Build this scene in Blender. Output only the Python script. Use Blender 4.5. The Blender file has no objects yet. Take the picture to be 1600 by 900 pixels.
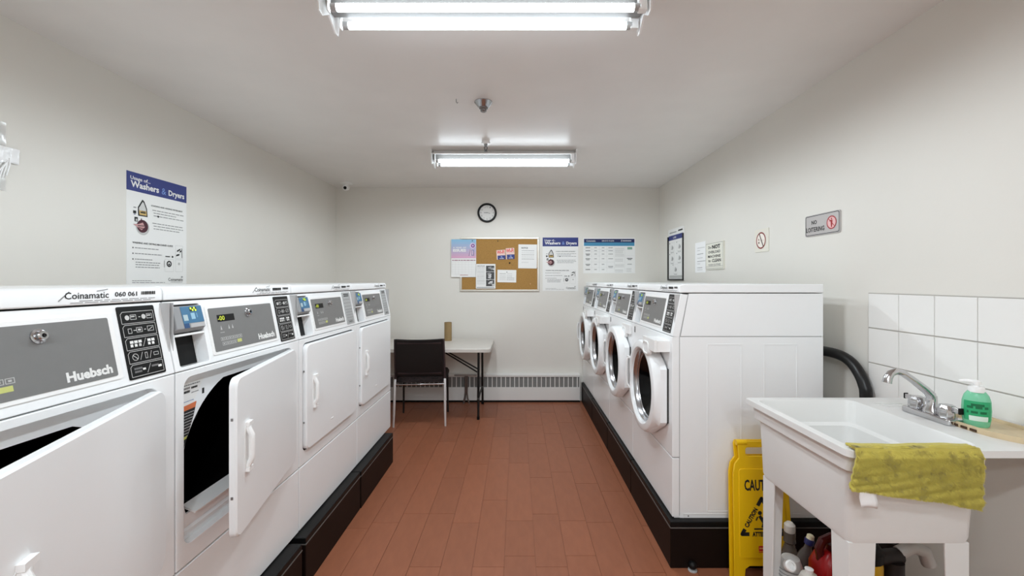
import bpy, bmesh, math, random
from mathutils import Vector, Matrix
random.seed(7)
C = bpy.context.scene
COL = C.collection
PI = math.pi

# ------------------------------------------------------------------ camera
H_CAM = 1.32
cam_d = bpy.data.cameras.new('camera'); cam = bpy.data.objects.new('camera', cam_d); COL.objects.link(cam)
cam.location = (0, 0, H_CAM); cam.rotation_euler = (PI/2, 0, 0)
cam_d.sensor_fit = 'HORIZONTAL'; cam_d.sensor_width = 36; cam_d.lens = 670/1600*36
cam_d.shift_x = -8/1600; cam_d.shift_y = -11/1600; cam_d.clip_start = 0.02
C.camera = cam
# ------------------------------------------------------------------ world, exposure
w = bpy.data.worlds.new('world'); C.world = w; w.use_nodes = True
w.node_tree.nodes['Background'].inputs[0].default_value = (0.5, 0.5, 0.5, 1)
w.node_tree.nodes['Background'].inputs[1].default_value = 0.3
vs = C.view_settings
vs.view_transform = 'Standard'; vs.look = 'None'; vs.gamma = 1; vs.use_curve_mapping = False
vs.exposure = 0.0
TUBE_STRENGTH = 8.0
SPOT_WATTS = 11.7
if True:
    C.cycles.max_bounces = 12; C.cycles.diffuse_bounces = 8; C.cycles.glossy_bounces = 5
    C.cycles.transmission_bounces = 8; C.cycles.sample_clamp_indirect = 6

# ------------------------------------------------------------------ materials
def lin(c):
    o = []
    for v in c:
        v /= 255.0
        o.append(v/12.92 if v <= 0.04045 else ((v+0.055)/1.055)**2.4)
    return (*o, 1.0)
MATS = {}
def mat(name, rgb, rough=0.5, metal=0.0, spec=0.5, noise=0.0, nscale=20, bump=0.0, bscale=200, trans=0.0, ior=1.45,
        emit=0.0, coat=0.0, alpha=1.0, rnd=0.0, stretch=(1, 1, 1), sheen=0.0):
    if name in MATS: return MATS[name]
    m = bpy.data.materials.new(name); m.use_nodes = True; MATS[name] = m
    nt = m.node_tree; b = nt.nodes['Principled BSDF']; L = nt.links
    b.inputs['Base Color'].default_value = lin(rgb)
    b.inputs['Roughness'].default_value = rough; b.inputs['Metallic'].default_value = metal
    b.inputs['Specular IOR Level'].default_value = spec; b.inputs['IOR'].default_value = ior
    b.inputs['Transmission Weight'].default_value = trans
    b.inputs['Coat Weight'].default_value = coat; b.inputs['Alpha'].default_value = alpha
    b.inputs['Sheen Weight'].default_value = sheen
    if emit:
        b.inputs['Emission Color'].default_value = lin(rgb); b.inputs['Emission Strength'].default_value = emit
    co = None
    if noise or bump:
        tc = nt.nodes.new('ShaderNodeTexCoord'); mp = nt.nodes.new('ShaderNodeMapping')
        mp.inputs['Scale'].default_value = stretch; L.new(tc.outputs['Object'], mp.inputs[0]); co = mp.outputs[0]
    src = None
    if noise:
        n = nt.nodes.new('ShaderNodeTexNoise'); n.inputs['Scale'].default_value = nscale; n.inputs['Detail'].default_value = 5
        L.new(co, n.inputs['Vector'])
        mr = nt.nodes.new('ShaderNodeMapRange'); mr.inputs['From Min'].default_value = .3; mr.inputs['From Max'].default_value = .7
        mr.inputs['To Min'].default_value = 1-noise; mr.inputs['To Max'].default_value = 1+noise
        L.new(n.outputs['Fac'], mr.inputs[0]); src = mr.outputs[0]
    if rnd:
        oi = nt.nodes.new('ShaderNodeObjectInfo'); mr2 = nt.nodes.new('ShaderNodeMapRange')
        mr2.inputs['To Min'].default_value = 1-rnd; mr2.inputs['To Max'].default_value = 1+rnd
        L.new(oi.outputs['Random'], mr2.inputs[0])
        if src:
            mm = nt.nodes.new('ShaderNodeMath'); mm.operation = 'MULTIPLY'
            L.new(src, mm.inputs[0]); L.new(mr2.outputs[0], mm.inputs[1]); src = mm.outputs[0]
        else: src = mr2.outputs[0]
    if src:
        mx = nt.nodes.new('ShaderNodeVectorMath'); mx.operation = 'SCALE'
        mx.inputs[0].default_value = lin(rgb)[:3]; L.new(src, mx.inputs['Scale']); L.new(mx.outputs[0], b.inputs['Base Color'])
    if bump:
        n2 = nt.nodes.new('ShaderNodeTexNoise'); n2.inputs['Scale'].default_value = bscale; n2.inputs['Detail'].default_value = 3
        L.new(co, n2.inputs['Vector'])
        bp = nt.nodes.new('ShaderNodeBump'); bp.inputs['Strength'].default_value = bump; bp.inputs['Distance'].default_value = 0.002
        L.new(n2.outputs['Fac'], bp.inputs['Height']); L.new(bp.outputs[0], b.inputs['Normal'])
    return m
def flat(rgb, rough=0.6):
    return mat('print_%d_%d_%d' % rgb, rgb, rough)

M_WALL = mat('wall_paint', (224, 221, 214), .5, noise=.012, nscale=3, bump=.08, bscale=120, spec=.4)
M_CEIL = mat('ceiling_paint', (232, 229, 226), .32, noise=.02, nscale=4, bump=.1, bscale=25, spec=.55)
M_SUB = mat('floor_joint', (150, 96, 74), .6)
M_PLANK = mat('red_brown_plank', (150, 93, 67), .42, noise=.07, nscale=9, rnd=.06, spec=.35, stretch=(3, 1, 1), bump=.05, bscale=90)
M_WHITE = mat('white_enamel', (243, 245, 246), .22, noise=.006, nscale=6)
M_WHITE2 = mat('white_plastic', (242, 242, 241), .35)
M_GAP = mat('gap_grey', (70, 70, 70), .8)
M_GREY = mat('display_grey', (120, 120, 119), .4, noise=.02, nscale=30)
M_GREY2 = mat('light_grey_plastic', (180, 180, 180), .4)
M_STRIPL = mat('instruction_strip_light', (176, 178, 178), .4)
M_BLACK = mat('black_plastic', (17, 17, 17), .45, spec=.25)
M_DRUM = mat('dark_drum', (9, 9, 9), .35, spec=.3)
M_INK = mat('ink_black', (30, 30, 30), .6)
M_INKW = mat('ink_white', (232, 232, 230), .6)
M_INKG = mat('ink_grey', (140, 140, 140), .6)
M_INKLG = mat('ink_light_grey', (190, 190, 188), .6)
M_NAVY = mat('ink_navy', (42, 54, 122), .5)
M_CHROME = mat('chrome', (200, 200, 202), .12, metal=1)
M_CHROME2 = mat('brushed_chrome', (178, 178, 180), .25, metal=1)
M_CHROMEL = mat('bright_chrome_leg', (232, 232, 233), .35, metal=.55)
M_STEEL = mat('dull_steel', (150, 150, 150), .35, metal=1)
M_DARKMETAL = mat('dark_metal', (34, 33, 33), .4, metal=.2)
M_PLATF = mat('black_platform_paint', (22, 14, 11), .5, noise=.1, nscale=15, spec=.2)
M_PLATF_TOP = mat('black_platform_edge', (17, 17, 17), .4, spec=.2)
M_PLATF_TRIM = mat('platform_trim_grey', (98, 95, 92), .4)
M_GLASSDK = mat('dark_door_glass', (7, 7, 8), .12, spec=.2)
M_TUBE = mat('lit_tube', (237, 248, 255), .5, emit=TUBE_STRENGTH)
M_TILE = mat('white_wall_tile', (236, 235, 232), .18, noise=.006, nscale=4, rnd=.01)
M_GROUT = mat('grout', (178, 174, 168), .8)
M_PAPER = mat('paper_white', (236, 236, 234), .7)
M_YELLOW = mat('sign_yellow', (236, 190, 12), .4, noise=.03, nscale=12)
M_SINK = mat('sink_plastic', (228, 228, 226), .38, noise=.01, nscale=8)
M_TOWEL = mat('olive_towel', (190, 177, 84), .95, noise=.05, nscale=60, spec=.1, sheen=.3)
M_PILE = mat('olive_pile', (196, 182, 88), .95, noise=.05, nscale=70, spec=.1, sheen=.3)
M_BEIGE = mat('beige_tray', (206, 186, 152), .5, noise=.06, nscale=14, stretch=(6, 1, 1))
M_SOAP = mat('green_soap', (136, 216, 176), .12, trans=.2, ior=1.2, spec=.5, coat=.3)
M_CORK = mat('cork', (166, 126, 68), .85, noise=.14, nscale=120, bump=.25, bscale=150)
M_ALU = mat('aluminium_frame', (206, 202, 192), .35, metal=.6)
M_KRAFT = mat('kraft_card', (146, 122, 84), .8, noise=.06, nscale=20)
M_TABLE = mat('table_top_grey', (206, 201, 194), .4, noise=.05, nscale=12, stretch=(1, 5, 1))
M_VINYL = mat('black_vinyl', (18, 14, 14), .38)
M_PLUM = mat('plum_vinyl', (58, 44, 46), .45)
M_SEATFAB = mat('seat_fabric', (38, 30, 30), .9, noise=.8, nscale=90)
M_HEAT = mat('heater_enamel', (226, 225, 222), .35)
M_MESH = mat('heater_mesh', (128, 128, 126), .7, noise=.25, nscale=400)
M_HOSE = mat('black_hose', (16, 16, 17), .35, bump=.2, bscale=60)
M_RED = mat('red_plastic', (170, 16, 22), .3)
M_DKRED = mat('dark_red_plastic', (84, 12, 18), .3)

# ------------------------------------------------------------------ mesh builder
FONT_CACHE = {}
def text_geo(s, bold):
    k = (s, bold)
    if k in FONT_CACHE: return FONT_CACHE[k]
    cu = bpy.data.curves.new('txt', 'FONT'); cu.body = s; cu.size = 1; cu.resolution_u = 2; cu.offset = bold; cu.fill_mode = 'FRONT'
    ob = bpy.data.objects.new('txt', cu)
    me = bpy.data.meshes.new_from_object(ob)
    vs_ = [(v.co.x, v.co.y) for v in me.vertices]; fs = [tuple(p.vertices) for p in me.polygons]
    bpy.data.objects.remove(ob); bpy.data.curves.remove(cu); bpy.data.meshes.remove(me)
    FONT_CACHE[k] = (vs_, fs); return FONT_CACHE[k]

def rrect(x0, x1, z0, z1, r, n=5):
    if not isinstance(r, (tuple, list)): r = (r,)*4        # bl, br, tr, tl
    pts = []
    for (cx, cz, a0, rr) in ((x0+r[0], z0+r[0], PI, r[0]), (x1-r[1], z0+r[1], 1.5*PI, r[1]), (x1-r[2], z1-r[2], 0, r[2]), (x0+r[3], z1-r[3], .5*PI, r[3])):
        for i in range(n+1):
            a = a0+i/n*PI/2; pts.append((cx+rr*math.cos(a), cz+rr*math.sin(a)))
    return pts
def circ(cx, cz, r, n=32, a0=0, a1=2*PI, rz=None):
    rz = rz or r
    full = abs(a1-a0-2*PI) < 1e-6
    return [(cx+r*math.cos(a0+(a1-a0)*i/(n if full else n-1)), cz+rz*math.sin(a0+(a1-a0)*i/(n if full else n-1))) for i in range(n)]

class MB:
    def __init__(s): s.v = []; s.f = []; s.mi = []; s.mats = []; s.T = None
    def add(s, vs_, fs, m):
        if m not in s.mats: s.mats.append(m)
        i = s.mats.index(m); o = len(s.v)
        if s.T is not None: vs_ = [s.T @ Vector(p) for p in vs_]
        s.v += [tuple(p) for p in vs_]; s.f += [tuple(o+k for k in f) for f in fs]; s.mi += [i]*len(fs); return s
    def box(s, x0, x1, y0, y1, z0, z1, m):
        v = [(x0,y0,z0),(x1,y0,z0),(x1,y1,z0),(x0,y1,z0),(x0,y0,z1),(x1,y0,z1),(x1,y1,z1),(x0,y1,z1)]
        return s.add(v, [(0,3,2,1),(4,5,6,7),(0,1,5,4),(1,2,6,5),(2,3,7,6),(3,0,4,7)], m)
    def loft(s, loops, m, cap0=True, cap1=True, closed=True):
        n = len(loops[0]); v = [p for l in loops for p in l]; f = []
        for k in range(len(loops)-1):
            for i in range(n if closed else n-1):
                j = (i+1) % n; f.append((k*n+i, k*n+j, (k+1)*n+j, (k+1)*n+i))
        if cap0: f.append(tuple(range(n-1, -1, -1)))
        if cap1: f.append(tuple((len(loops)-1)*n+i for i in range(n)))
        return s.add(v, f, m)
    def prism(s, pts, y0, y1, m): return s.loft([[(x, y0, z) for x, z in pts], [(x, y1, z) for x, z in pts]], m)
    def prism_z(s, pts, z0, z1, m): return s.loft([[(x, y, z0) for x, y in pts], [(x, y, z1) for x, y in pts]], m)
    def plate(s, outer, holes, y0, y1, m):
        bm = bmesh.new(); loops = []
        for pts in [outer]+holes:
            vv = [bm.verts.new((x, 0, z)) for x, z in pts]; loops.append(vv)
            for i in range(len(vv)): bm.edges.new((vv[i], vv[(i+1) % len(vv)]))
        bmesh.ops.triangle_fill(bm, use_beauty=True, edges=list(bm.edges), normal=(0, -1, 0))
        bm.verts.index_update()
        vs_ = [(v.co.x, v.co.z) for v in bm.verts]; fs = [tuple(v.index for v in f.verts) for f in bm.faces]; bm.free()
        n = len(vs_)
        V = [(x, y0, z) for x, z in vs_]+[(x, y1, z) for x, z in vs_]
        F = fs+[tuple(n+k for k in reversed(f)) for f in fs]
        o = 0
        for pts in [outer]+holes:
            k = len(pts)
            for i in range(k): j = (i+1) % k; F.append((o+i, o+j, n+o+j, n+o+i))
            o += k
        return s.add(V, F, m)
    def tube(s, pts, r, m, n=10, caps=True):
        P = [Vector(p) for p in pts]; R = r if isinstance(r, (list, tuple)) else [r]*len(P)
        loops = []; up = None
        for i, p in enumerate(P):
            t = (P[min(i+1, len(P)-1)]-P[max(i-1, 0)]).normalized()
            if up is None:
                up = Vector((0, 0, 1)) if abs(t.z) < .9 else Vector((1, 0, 0))
            a = t.cross(up)
            if a.length < 1e-5: a = t.cross(Vector((0, 1, 0)))
            a.normalize(); b = a.cross(t).normalized(); up = b
            loops.append([tuple(p+R[i]*(math.cos(2*PI*k/n)*a+math.sin(2*PI*k/n)*b)) for k in range(n)])
        return s.loft(loops, m, caps, caps)
    def cyl(s, p0, p1, r, m, n=16, r1=None): return s.tube([p0, p1], [r, r if r1 is None else r1], m, n)
    def lathe(s, prof, m, c=(0, 0, 0), axis='z', n=24, sx=1, sy=1, cap0=True, cap1=True):
        loops = []
        for r, h in prof:
            l = []
            for k in range(n):
                a = 2*PI*k/n; x, y = r*sx*math.cos(a), r*sy*math.sin(a)
                p = (x, y, h) if axis == 'z' else ((x, h, y) if axis == 'y' else (h, x, y))
                l.append((c[0]+p[0], c[1]+p[1], c[2]+p[2]))
            loops.append(l)
        return s.loft(loops, m, cap0, cap1)
    def ellipsoid(s, c, rx, ry, rz, m, n=16, k=9):
        return s.lathe([(max(.02, math.sin(PI*i/(k-1))), -math.cos(PI*i/(k-1))) for i in range(k)], m, n=n) if False else \
            s.loft([[(c[0]+rx*max(.02, math.sin(PI*i/(k-1)))*math.cos(2*PI*j/n), c[1]+ry*max(.02, math.sin(PI*i/(k-1)))*math.sin(2*PI*j/n), c[2]-rz*math.cos(PI*i/(k-1))) for j in range(n)] for i in range(k)], m)
    # flat print, in the local x/z plane, facing -y
    def rect(s, x0, x1, z0, z1, y, m): return s.add([(x0,y,z0),(x1,y,z0),(x1,y,z1),(x0,y,z1)], [(0,1,2,3)], m)
    def poly(s, pts, y, m): return s.add([(x, y, z) for x, z in pts], [tuple(range(len(pts)))], m)
    def ring(s, cx, cz, r0, r1, y, m, n=28):
        a = circ(cx, cz, r0, n); b = circ(cx, cz, r1, n)
        return s.add([(x, y, z) for x, z in a+b], [(i, (i+1) % n, n+(i+1) % n, n+i) for i in range(n)], m)
    def frame(s, x0, x1, z0, z1, t, y, m):
        s.rect(x0, x1, z0, z0+t, y, m); s.rect(x0, x1, z1-t, z1, y, m); s.rect(x0, x0+t, z0+t, z1-t, y, m); return s.rect(x1-t, x1, z0+t, z1-t, y, m)
    def line(s, a, b, t, y, m):
        d = Vector((b[0]-a[0], b[1]-a[1])); d.normalize(); q = Vector((-d.y, d.x))*t/2
        return s.poly([(a[0]-q.x, a[1]-q.y), (b[0]-q.x, b[1]-q.y), (b[0]+q.x, b[1]+q.y), (a[0]+q.x, a[1]+q.y)], y, m)
    def text(s, t, x0, z0, x1, z1, y, m, bold=0.0, slant=0.0):
        vs_, fs = text_geo(t, bold)
        mx0 = min(p[0] for p in vs_); mx1 = max(p[0] for p in vs_); mz0 = min(p[1] for p in vs_); mz1 = max(p[1] for p in vs_)
        kx = (x1-x0)/(mx1-mx0); kz = (z1-z0)/(mz1-mz0)
        return s.add([(x0+(p[0]-mx0)*kx+slant*(p[1]-mz0)*kz, y, z0+(p[1]-mz0)*kz) for p in vs_], fs, m)
    def bars(s, x0, x1, z, h, y, m, gaps=3, seed=0):      # one line of small print, as word-sized dashes
        rr = random.Random(seed+int(z*9999)); x = x0
        while x < x1:
            wl = rr.uniform(.06, .16)*(x1-x0); e = min(x+wl, x1); s.rect(x, e, z, z+h, y, m); x = e+.02*(x1-x0)
        return s
    def mesh(s, name, sharp=32, org=(0, 0, 0)):
        me = bpy.data.meshes.new(name)
        me.from_pydata([(p[0]-org[0], p[1]-org[1], p[2]-org[2]) for p in s.v], [], s.f)
        for m in s.mats: me.materials.append(m)
        me.polygons.foreach_set('material_index', s.mi)
        bm = bmesh.new(); bm.from_mesh(me); bmesh.ops.recalc_face_normals(bm, faces=bm.faces[:]); bm.to_mesh(me); bm.free()
        me.polygons.foreach_set('use_smooth', [True]*len(me.polygons)); me.set_sharp_from_angle(angle=math.radians(sharp)); me.update()
        return me

def obj(name, me, parent=None, loc=(0, 0, 0), rot=(0, 0, 0), bevel=0, kind=None, label=None, seg=2):
    if isinstance(me, MB): me = me.mesh(name)
    o = bpy.data.objects.new(name, me); COL.objects.link(o); o.location = loc; o.rotation_euler = rot
    if parent: o.parent = parent
    if bevel:
        b = o.modifiers.new('bevel', 'BEVEL'); b.width = bevel; b.segments = seg; b.limit_method = 'ANGLE'; b.angle_limit = math.radians(40); b.harden_normals = True
    if kind: o['kind'] = kind
    if label: o['label'] = label
    return o
def tag(o, label, cat, group=None):
    o['label'] = label; o['category'] = cat
    if group: o['group'] = group
    return o
def thing(name, label, cat, loc=(0, 0, 0), rotz=0, group=None):
    o = bpy.data.objects.new(name, None); COL.objects.link(o); o.empty_display_size = .1
    o.location = loc; o.rotation_euler = (0, 0, rotz); return tag(o, label, cat, group)

# ------------------------------------------------------------------ room shell
XL, XR, YB, YF, ZC = -1.998, 1.567, 4.73, -3.0, 2.351
def shell(name, x0, x1, y0, y1, z0, z1, m): return obj(name, MB().box(x0, x1, y0, y1, z0, z1, m), kind='structure')
floor = shell('floor', XL-.12, XR+.12, YF-.12, YB+.12, -.12, -.004, M_SUB)
shell('ceiling', XL-.12, XR+.12, YF-.12, YB+.12, ZC, ZC+.12, M_CEIL)
shell('wall_left', XL-.12, XL, YF, YB, -.004, ZC, M_WALL)
wall_right = shell('wall_right', XR, XR+.12, YF, YB, -.004, ZC, M_WALL)
shell('wall_back', XL-.12, XR+.12, YB, YB+.12, -.004, ZC, M_WALL)
shell('wall_front', XL-.12, XR+.12, YF-.12, YF, -.004, ZC, M_WALL)
# floor planks, one object each
known = {-3: [1.979, 2.432, 2.876, 3.60], -4: [2.432, 3.52], -2: [3.09], -1: [1.979, 2.583], 0: [2.057, 2.36], 1: [1.979], 2: [2.061, 2.36], 4: [2.69]}
rk = random.Random(3)
PW = .1462
for k in range(-14, 12):
    xa, xb = -.060+PW*k, -.060+PW*(k+1)
    xa, xb = max(xa, XL), min(xb, XR)
    if xb-xa < .03: continue
    cuts = list(known.get(k, [2.0+rk.random()*.5]))
    while cuts[0] > .6: cuts.insert(0, cuts[0]-rk.choice((.6, .75, .9)))
    while cuts[-1] < YB-.35: cuts.append(cuts[-1]+rk.choice((.45, .6, .75)))
    cuts[0] = YF
    cuts = [c for c in cuts if c < YB-.1]+[YB]
    for a, b in zip(cuts, cuts[1:]):
        g = .0009
        obj('plank', MB().box(xa+g-(xa+xb)/2, xb-g-(xa+xb)/2, a+g-(a+b)/2, b-g-(a+b)/2, -.004, 0, M_PLANK), floor, loc=((xa+xb)/2, (a+b)/2, 0))

# wall tiles behind the sink (tiles of the right wall)
T0 = .1505
obj('grout', MB().box(XR-.006, XR, 1.0, 1.905, .80, 1.268, M_GROUT), wall_right)
tme = MB().box(-.009, 0, -T0/2+.0012, T0/2-.0012, -T0/2+.0012, T0/2-.0012, M_TILE).mesh('tile')
for i in range(6):
    for r in range(3):
        obj('tile', tme, wall_right, loc=(XR-.0, 1.903-T0*(i+.5), 1.266-.153*(r+.5)), bevel=.0015)

# ------------------------------------------------------------------ ceiling lights
def light_fixture(cx, cy, label):
    t = thing('ceiling_light', label, 'light', (cx, cy, ZC))
    hl = .56
    b = MB(); prof = [(-.036, 0), (-.036, -.020), (-.100, -.030), (-.112, -.040), (-.110, -.043), (-.098, -.034), (-.036, -.026), (.036, -.026), (.098, -.034), (.110, -.043), (.112, -.040), (.100, -.030), (.036, -.020), (.036, 0)]
    b.loft([[(-hl, y, z) for y, z in prof], [(hl, y, z) for y, z in prof]], M_WHITE2); obj('housing', b, t)
    bc = [(-.036, -.026), (-.030, -.066), (.030, -.066), (.036, -.026)]
    obj('ballast_cover', MB().loft([[(x, y, z) for y, z in bc] for x in (-hl+.001, hl-.001)], mat('ballast_cover_shaded', (128, 127, 125), .5)), t)  # shade put into the colour, so the channel stays grey between bright tubes
    for sx in (-1, 1):
        e = MB(); pr = [(-.09, 0), (.09, 0), (.094, -.03), (.08, -.108), (.055, -.112), (.0, -.075), (-.055, -.112), (-.08, -.108), (-.094, -.03)]
        e.loft([[(sx*(hl+.004), y, z) for y, z in pr], [(sx*(hl+.010), y, z) for y, z in pr]], M_WHITE2)
        ep = obj('end_plate', e, t)
        for y in (-.053, .053):
            obj('lamp_holder', MB().box(sx*(hl-.022)-.009, sx*(hl-.022)+.009+sx*.012, y-.012, y+.012, -.098, -.016, M_WHITE2), t, bevel=.003)
    for y in (-.053, .053):
        obj('lamp_tube', MB().cyl((-hl+.025, y, -.083), (hl-.025, y, -.083), .0135, M_TUBE, 14), t, label='lit white fluorescent tube')
        for q in range(2):      # the light the tube throws down into the room
            ld = bpy.data.lights.new('tube_light', 'SPOT'); ld.energy = SPOT_WATTS; ld.color = lin((237, 248, 255))[:3]; ld.spot_size = math.radians(180); ld.spot_blend = .3; ld.shadow_soft_size = .05
            lo = bpy.data.objects.new('tube_light', ld); COL.objects.link(lo); lo.parent = t; lo.location = (-.27+.54*q, y*.3, -.113)
        for sx in (-1, 1): obj('tube_cap', MB().cyl((sx*(hl-.025), y, -.083), (sx*(hl-.045), y, -.083), .0140, M_GREY2, 14), t)
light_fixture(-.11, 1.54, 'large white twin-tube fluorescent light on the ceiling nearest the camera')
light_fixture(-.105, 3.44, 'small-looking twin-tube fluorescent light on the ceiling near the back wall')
light_fixture(-.11, -.36, 'added unseen twin-tube fill light on the ceiling just behind the camera')  # this and the next two: unseen fixtures added to brighten camera-facing sides
light_fixture(-.11, -1.3, 'added unseen twin-tube fill light on the ceiling second behind the camera')
light_fixture(-.11, -2.2, 'added unseen twin-tube fill light on the ceiling farthest behind the camera')

# ------------------------------------------------------------------ laundry machines (dryers and washers share cabinet and control panel)
MW, MD = .680, .705
PZ = .213
CPL = math.hypot(.04, .201); CPA = math.atan2(.04, .201)
CACHE = {}
def cached(k, fn):
    if k not in CACHE: CACHE[k] = fn()
    return CACHE[k]

def m_shell():
    b = MB()
    for x0, x1, e in ((.001, .0035, .001), (MW-.0035, MW-.001, MW-.001)):
        b.box(x0, x1, .036, MD, .0, .845, M_WHITE)
        b.loft([[(x, .040, .849), (x, MD, .849), (x, MD, 1.048), (x, .078, 1.048)] for x in (x0, x1)], M_WHITE)
    b.box(.004, MW-.004, MD-.004, MD, 0, 1.05, M_WHITE)
    b.box(.003, MW-.003, .01, MD-.004, .0, .008, M_WHITE)
    # inner backing seen through the seams
    b.box(.0045, .0065, .012, MD-.01, .01, 1.045, M_GREY2); b.box(MW-.0065, MW-.0045, .012, MD-.01, .01, 1.045, M_GREY2)
    # pressed beads on both side skins
    for x0, x1 in ((-.0003, .0012), (MW-.0012, MW+.0003)):
        for ya, yb in ((.165, .323), (.430, .582)):
            for q in (ya, yb): b.box(x0, x1, q-.0018, q+.0018, .03, .81, M_WHITE)
            for zq in (.03, .81): b.box(x0, x1, ya, yb, zq-.0018, zq+.0018, M_WHITE)
        b.box(x0, x1, .05, .60, .018, .0205, M_WHITE); b.box(x0, x1, .05, .0525, .0, .02, M_WHITE)
        b.cyl((x0, .075, .009), (x1, .075, .009), .003, M_GAP, 8)
    return b.mesh('cabinet')
def m_cap():
    b = MB()
    pr = [(.034, 1.0515), (.037, 1.080), (.048, 1.092), (MD+.003, 1.092), (MD+.003, 1.0515)]
    pr = [(.034, 1.0515), (.0345, 1.079), (.0385, 1.087), (.046, 1.0905), (.055, 1.092), (MD+.003, 1.092), (MD+.003, 1.0515)]
    b.loft([[(x, y, z) for y, z in pr] for x in (.0008, MW-.0008)], M_WHITE)
    return b.mesh('top_cap')
def m_caplabel(num):
    def f():
        b = MB(); y = .0337
        b.line((.405, 1.062), (.428, 1.083), .0025, y, M_INKG)
        b.text('Coinamatic', .418, 1.066, .520, 1.0815, y, M_INK, .01)
        b.line((.49, 1.083), (.518, 1.087), .002, y, M_INKG)
        if num: b.text('060 061', .536, 1.068, .598, 1.080, y, M_INK, .02)
        else: b.bars(.536, .598, 1.068, .011, y, M_INK, seed=5)
        x = .610; rr = random.Random(2)
        while x < .652: q = rr.choice((.0012, .002, .003)); b.rect(x, x+q, 1.071, 1.080, y, M_INK); x += q+.0012
        b.bars(.45, .655, 1.0605, .0017, y, M_INKG, seed=1); b.bars(.43, .64, 1.0565, .0017, y, M_INKG, seed=2)
        return b.mesh('cap_label')
    return f
def m_control():
    b = MB(); L = CPL-.002
    b.plate([(.0008, 0), (MW-.0008, 0), (MW-.0008, L), (.0008, L)], [rrect(.020, .137, .010, .192, .008, 3)], 0, .034, M_WHITE)
    # coin-unit recess: sides and back of the pocket
    b.box(.018, .139, .046, .050, .006, .196, M_WHITE2)
    b.box(.016, .020, .033, .048, .006, .196, M_WHITE2); b.box(.137, .141, .033, .048, .006, .196, M_WHITE2)
    b.box(.016, .141, .033, .048, .004, .0085, M_WHITE2); b.box(.016, .141, .033, .048, .193, .197, M_WHITE2)
    return b.mesh('control_panel')
def m_reader():
    b = MB()
    b.loft([[(x, -.010, .118), (x, -.006, .186), (x, .042, .190), (x, .042, .112), (x, .004, .108)] for x in (.022, .135)], mat('reader_grey', (150, 152, 154), .4))
    b.rect(.023, .134, .1075, .1085, .002, M_BLACK)
    return b.mesh('card_reader')
def m_readerface():
    b = MB(); yb = lambda v: -.010+(v-.118)/.068*.004-.0008
    T = Matrix.Identity(4); Bl = flat((62, 114, 150), .35); Bd = flat((36, 74, 120), .35)
    def q(x0, x1, v0, v1, d, m): b.add([(x0, yb(v0)-d, v0), (x1, yb(v0)-d, v0), (x1, yb(v1)-d, v1), (x0, yb(v1)-d, v1)], [(0, 1, 2, 3)], m)
    q(.050, .133, .133, .184, 0, Bl); q(.050, .070, .119, .133, 0, Bd); q(.074, .132, .119, .132, .0003, M_GREY2)
    q(.084, .112, .168, .181, .0003, flat((28, 40, 30), .3))
    for k, (a, c) in enumerate(((.086, .177), (.093, .172), (.100, .178), (.104, .171))): q(a, a+.006, c-.003, c+.003, .0006, mat('lcd_green', (205, 235, 70), .4, emit=.6))
    q(.054, .071, .141, .159, .0004, flat((176, 196, 200), .4))
    q(.084, .100, .144, .163, .0004, flat((150, 192, 214), .4)); q(.106, .110, .148, .162, .0004, flat((110, 160, 196), .4))
    return b.mesh('screen')
def m_slot():
    b = MB(); b.box(.021, .136, .040, .0465, .012, .100, M_BLACK); b.box(.021, .136, .000, .042, .0985, .1045, M_WHITE2); return b.mesh('coin_slot')
def m_display():
    b = MB(); u0, u1, v0, v1 = .165, .512, .030, .172
    b.prism(rrect(u0-.011, u1+.013, v0-.009, v1+.010, .006, 3), -.0025, .001, M_WHITE2)
    b.prism(rrect(u0, u1, v0, v1, .004, 3), -.0036, -.0024, M_GREY)
    y = -.0040; LG = flat((190, 190, 188)); Y = flat((196, 200, 120))
    b.rect(u0+.033, u0+.118, .125, .148, y, M_BLACK)
    lc = mat('lcd_yellow', (200, 214, 60), .4, emit=.5)
    b.text('-00', u0+.036, .129, u0+.068, .144, y-.0003, lc, .0)
    for a in (.040, .078, .096): b.poly([(u0+a, .098), (u0+a+.008, .098), (u0+a+.004, .113)], y, LG)
    b.bars(u0+.036, u0+.056, .088, .002, y, LG)
    for i in range(6): b.frame(u0+.033+i*.018, u0+.049+i*.018, .062, .073, .0014, y, LG); b.rect(u0+.038+i*.018, u0+.044+i*.018, .0655, .0695, y, LG)
    for i in range(4): b.frame(u0+.036+i*.018, u0+.052+i*.018, .046, .057, .0014, y, LG); b.rect(u0+.041+i*.018, u0+.047+i*.018, .0495, .0535, y, LG)
    b.rect(u0+.111, u0+.134, .047, .058, y, Y)
    b.text('Huebsch', u1-.116, .039, u1-.012, .061, y, M_INKW, .045)
    return b.mesh('display_panel')
def m_lock():
    b = MB(); c = (.358, 0, .146)
    b.lathe([(.0155, -.003), (.0155, -.006), (.011, -.007), (.0105, -.015), (.0085, -.017), (.0045, -.017), (.0045, -.013)], M_CHROME, c, 'y', 20)
    b.box(.3568, .3592, -.0175, -.012, .142, .150, M_BLACK); return b.mesh('lock')
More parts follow.
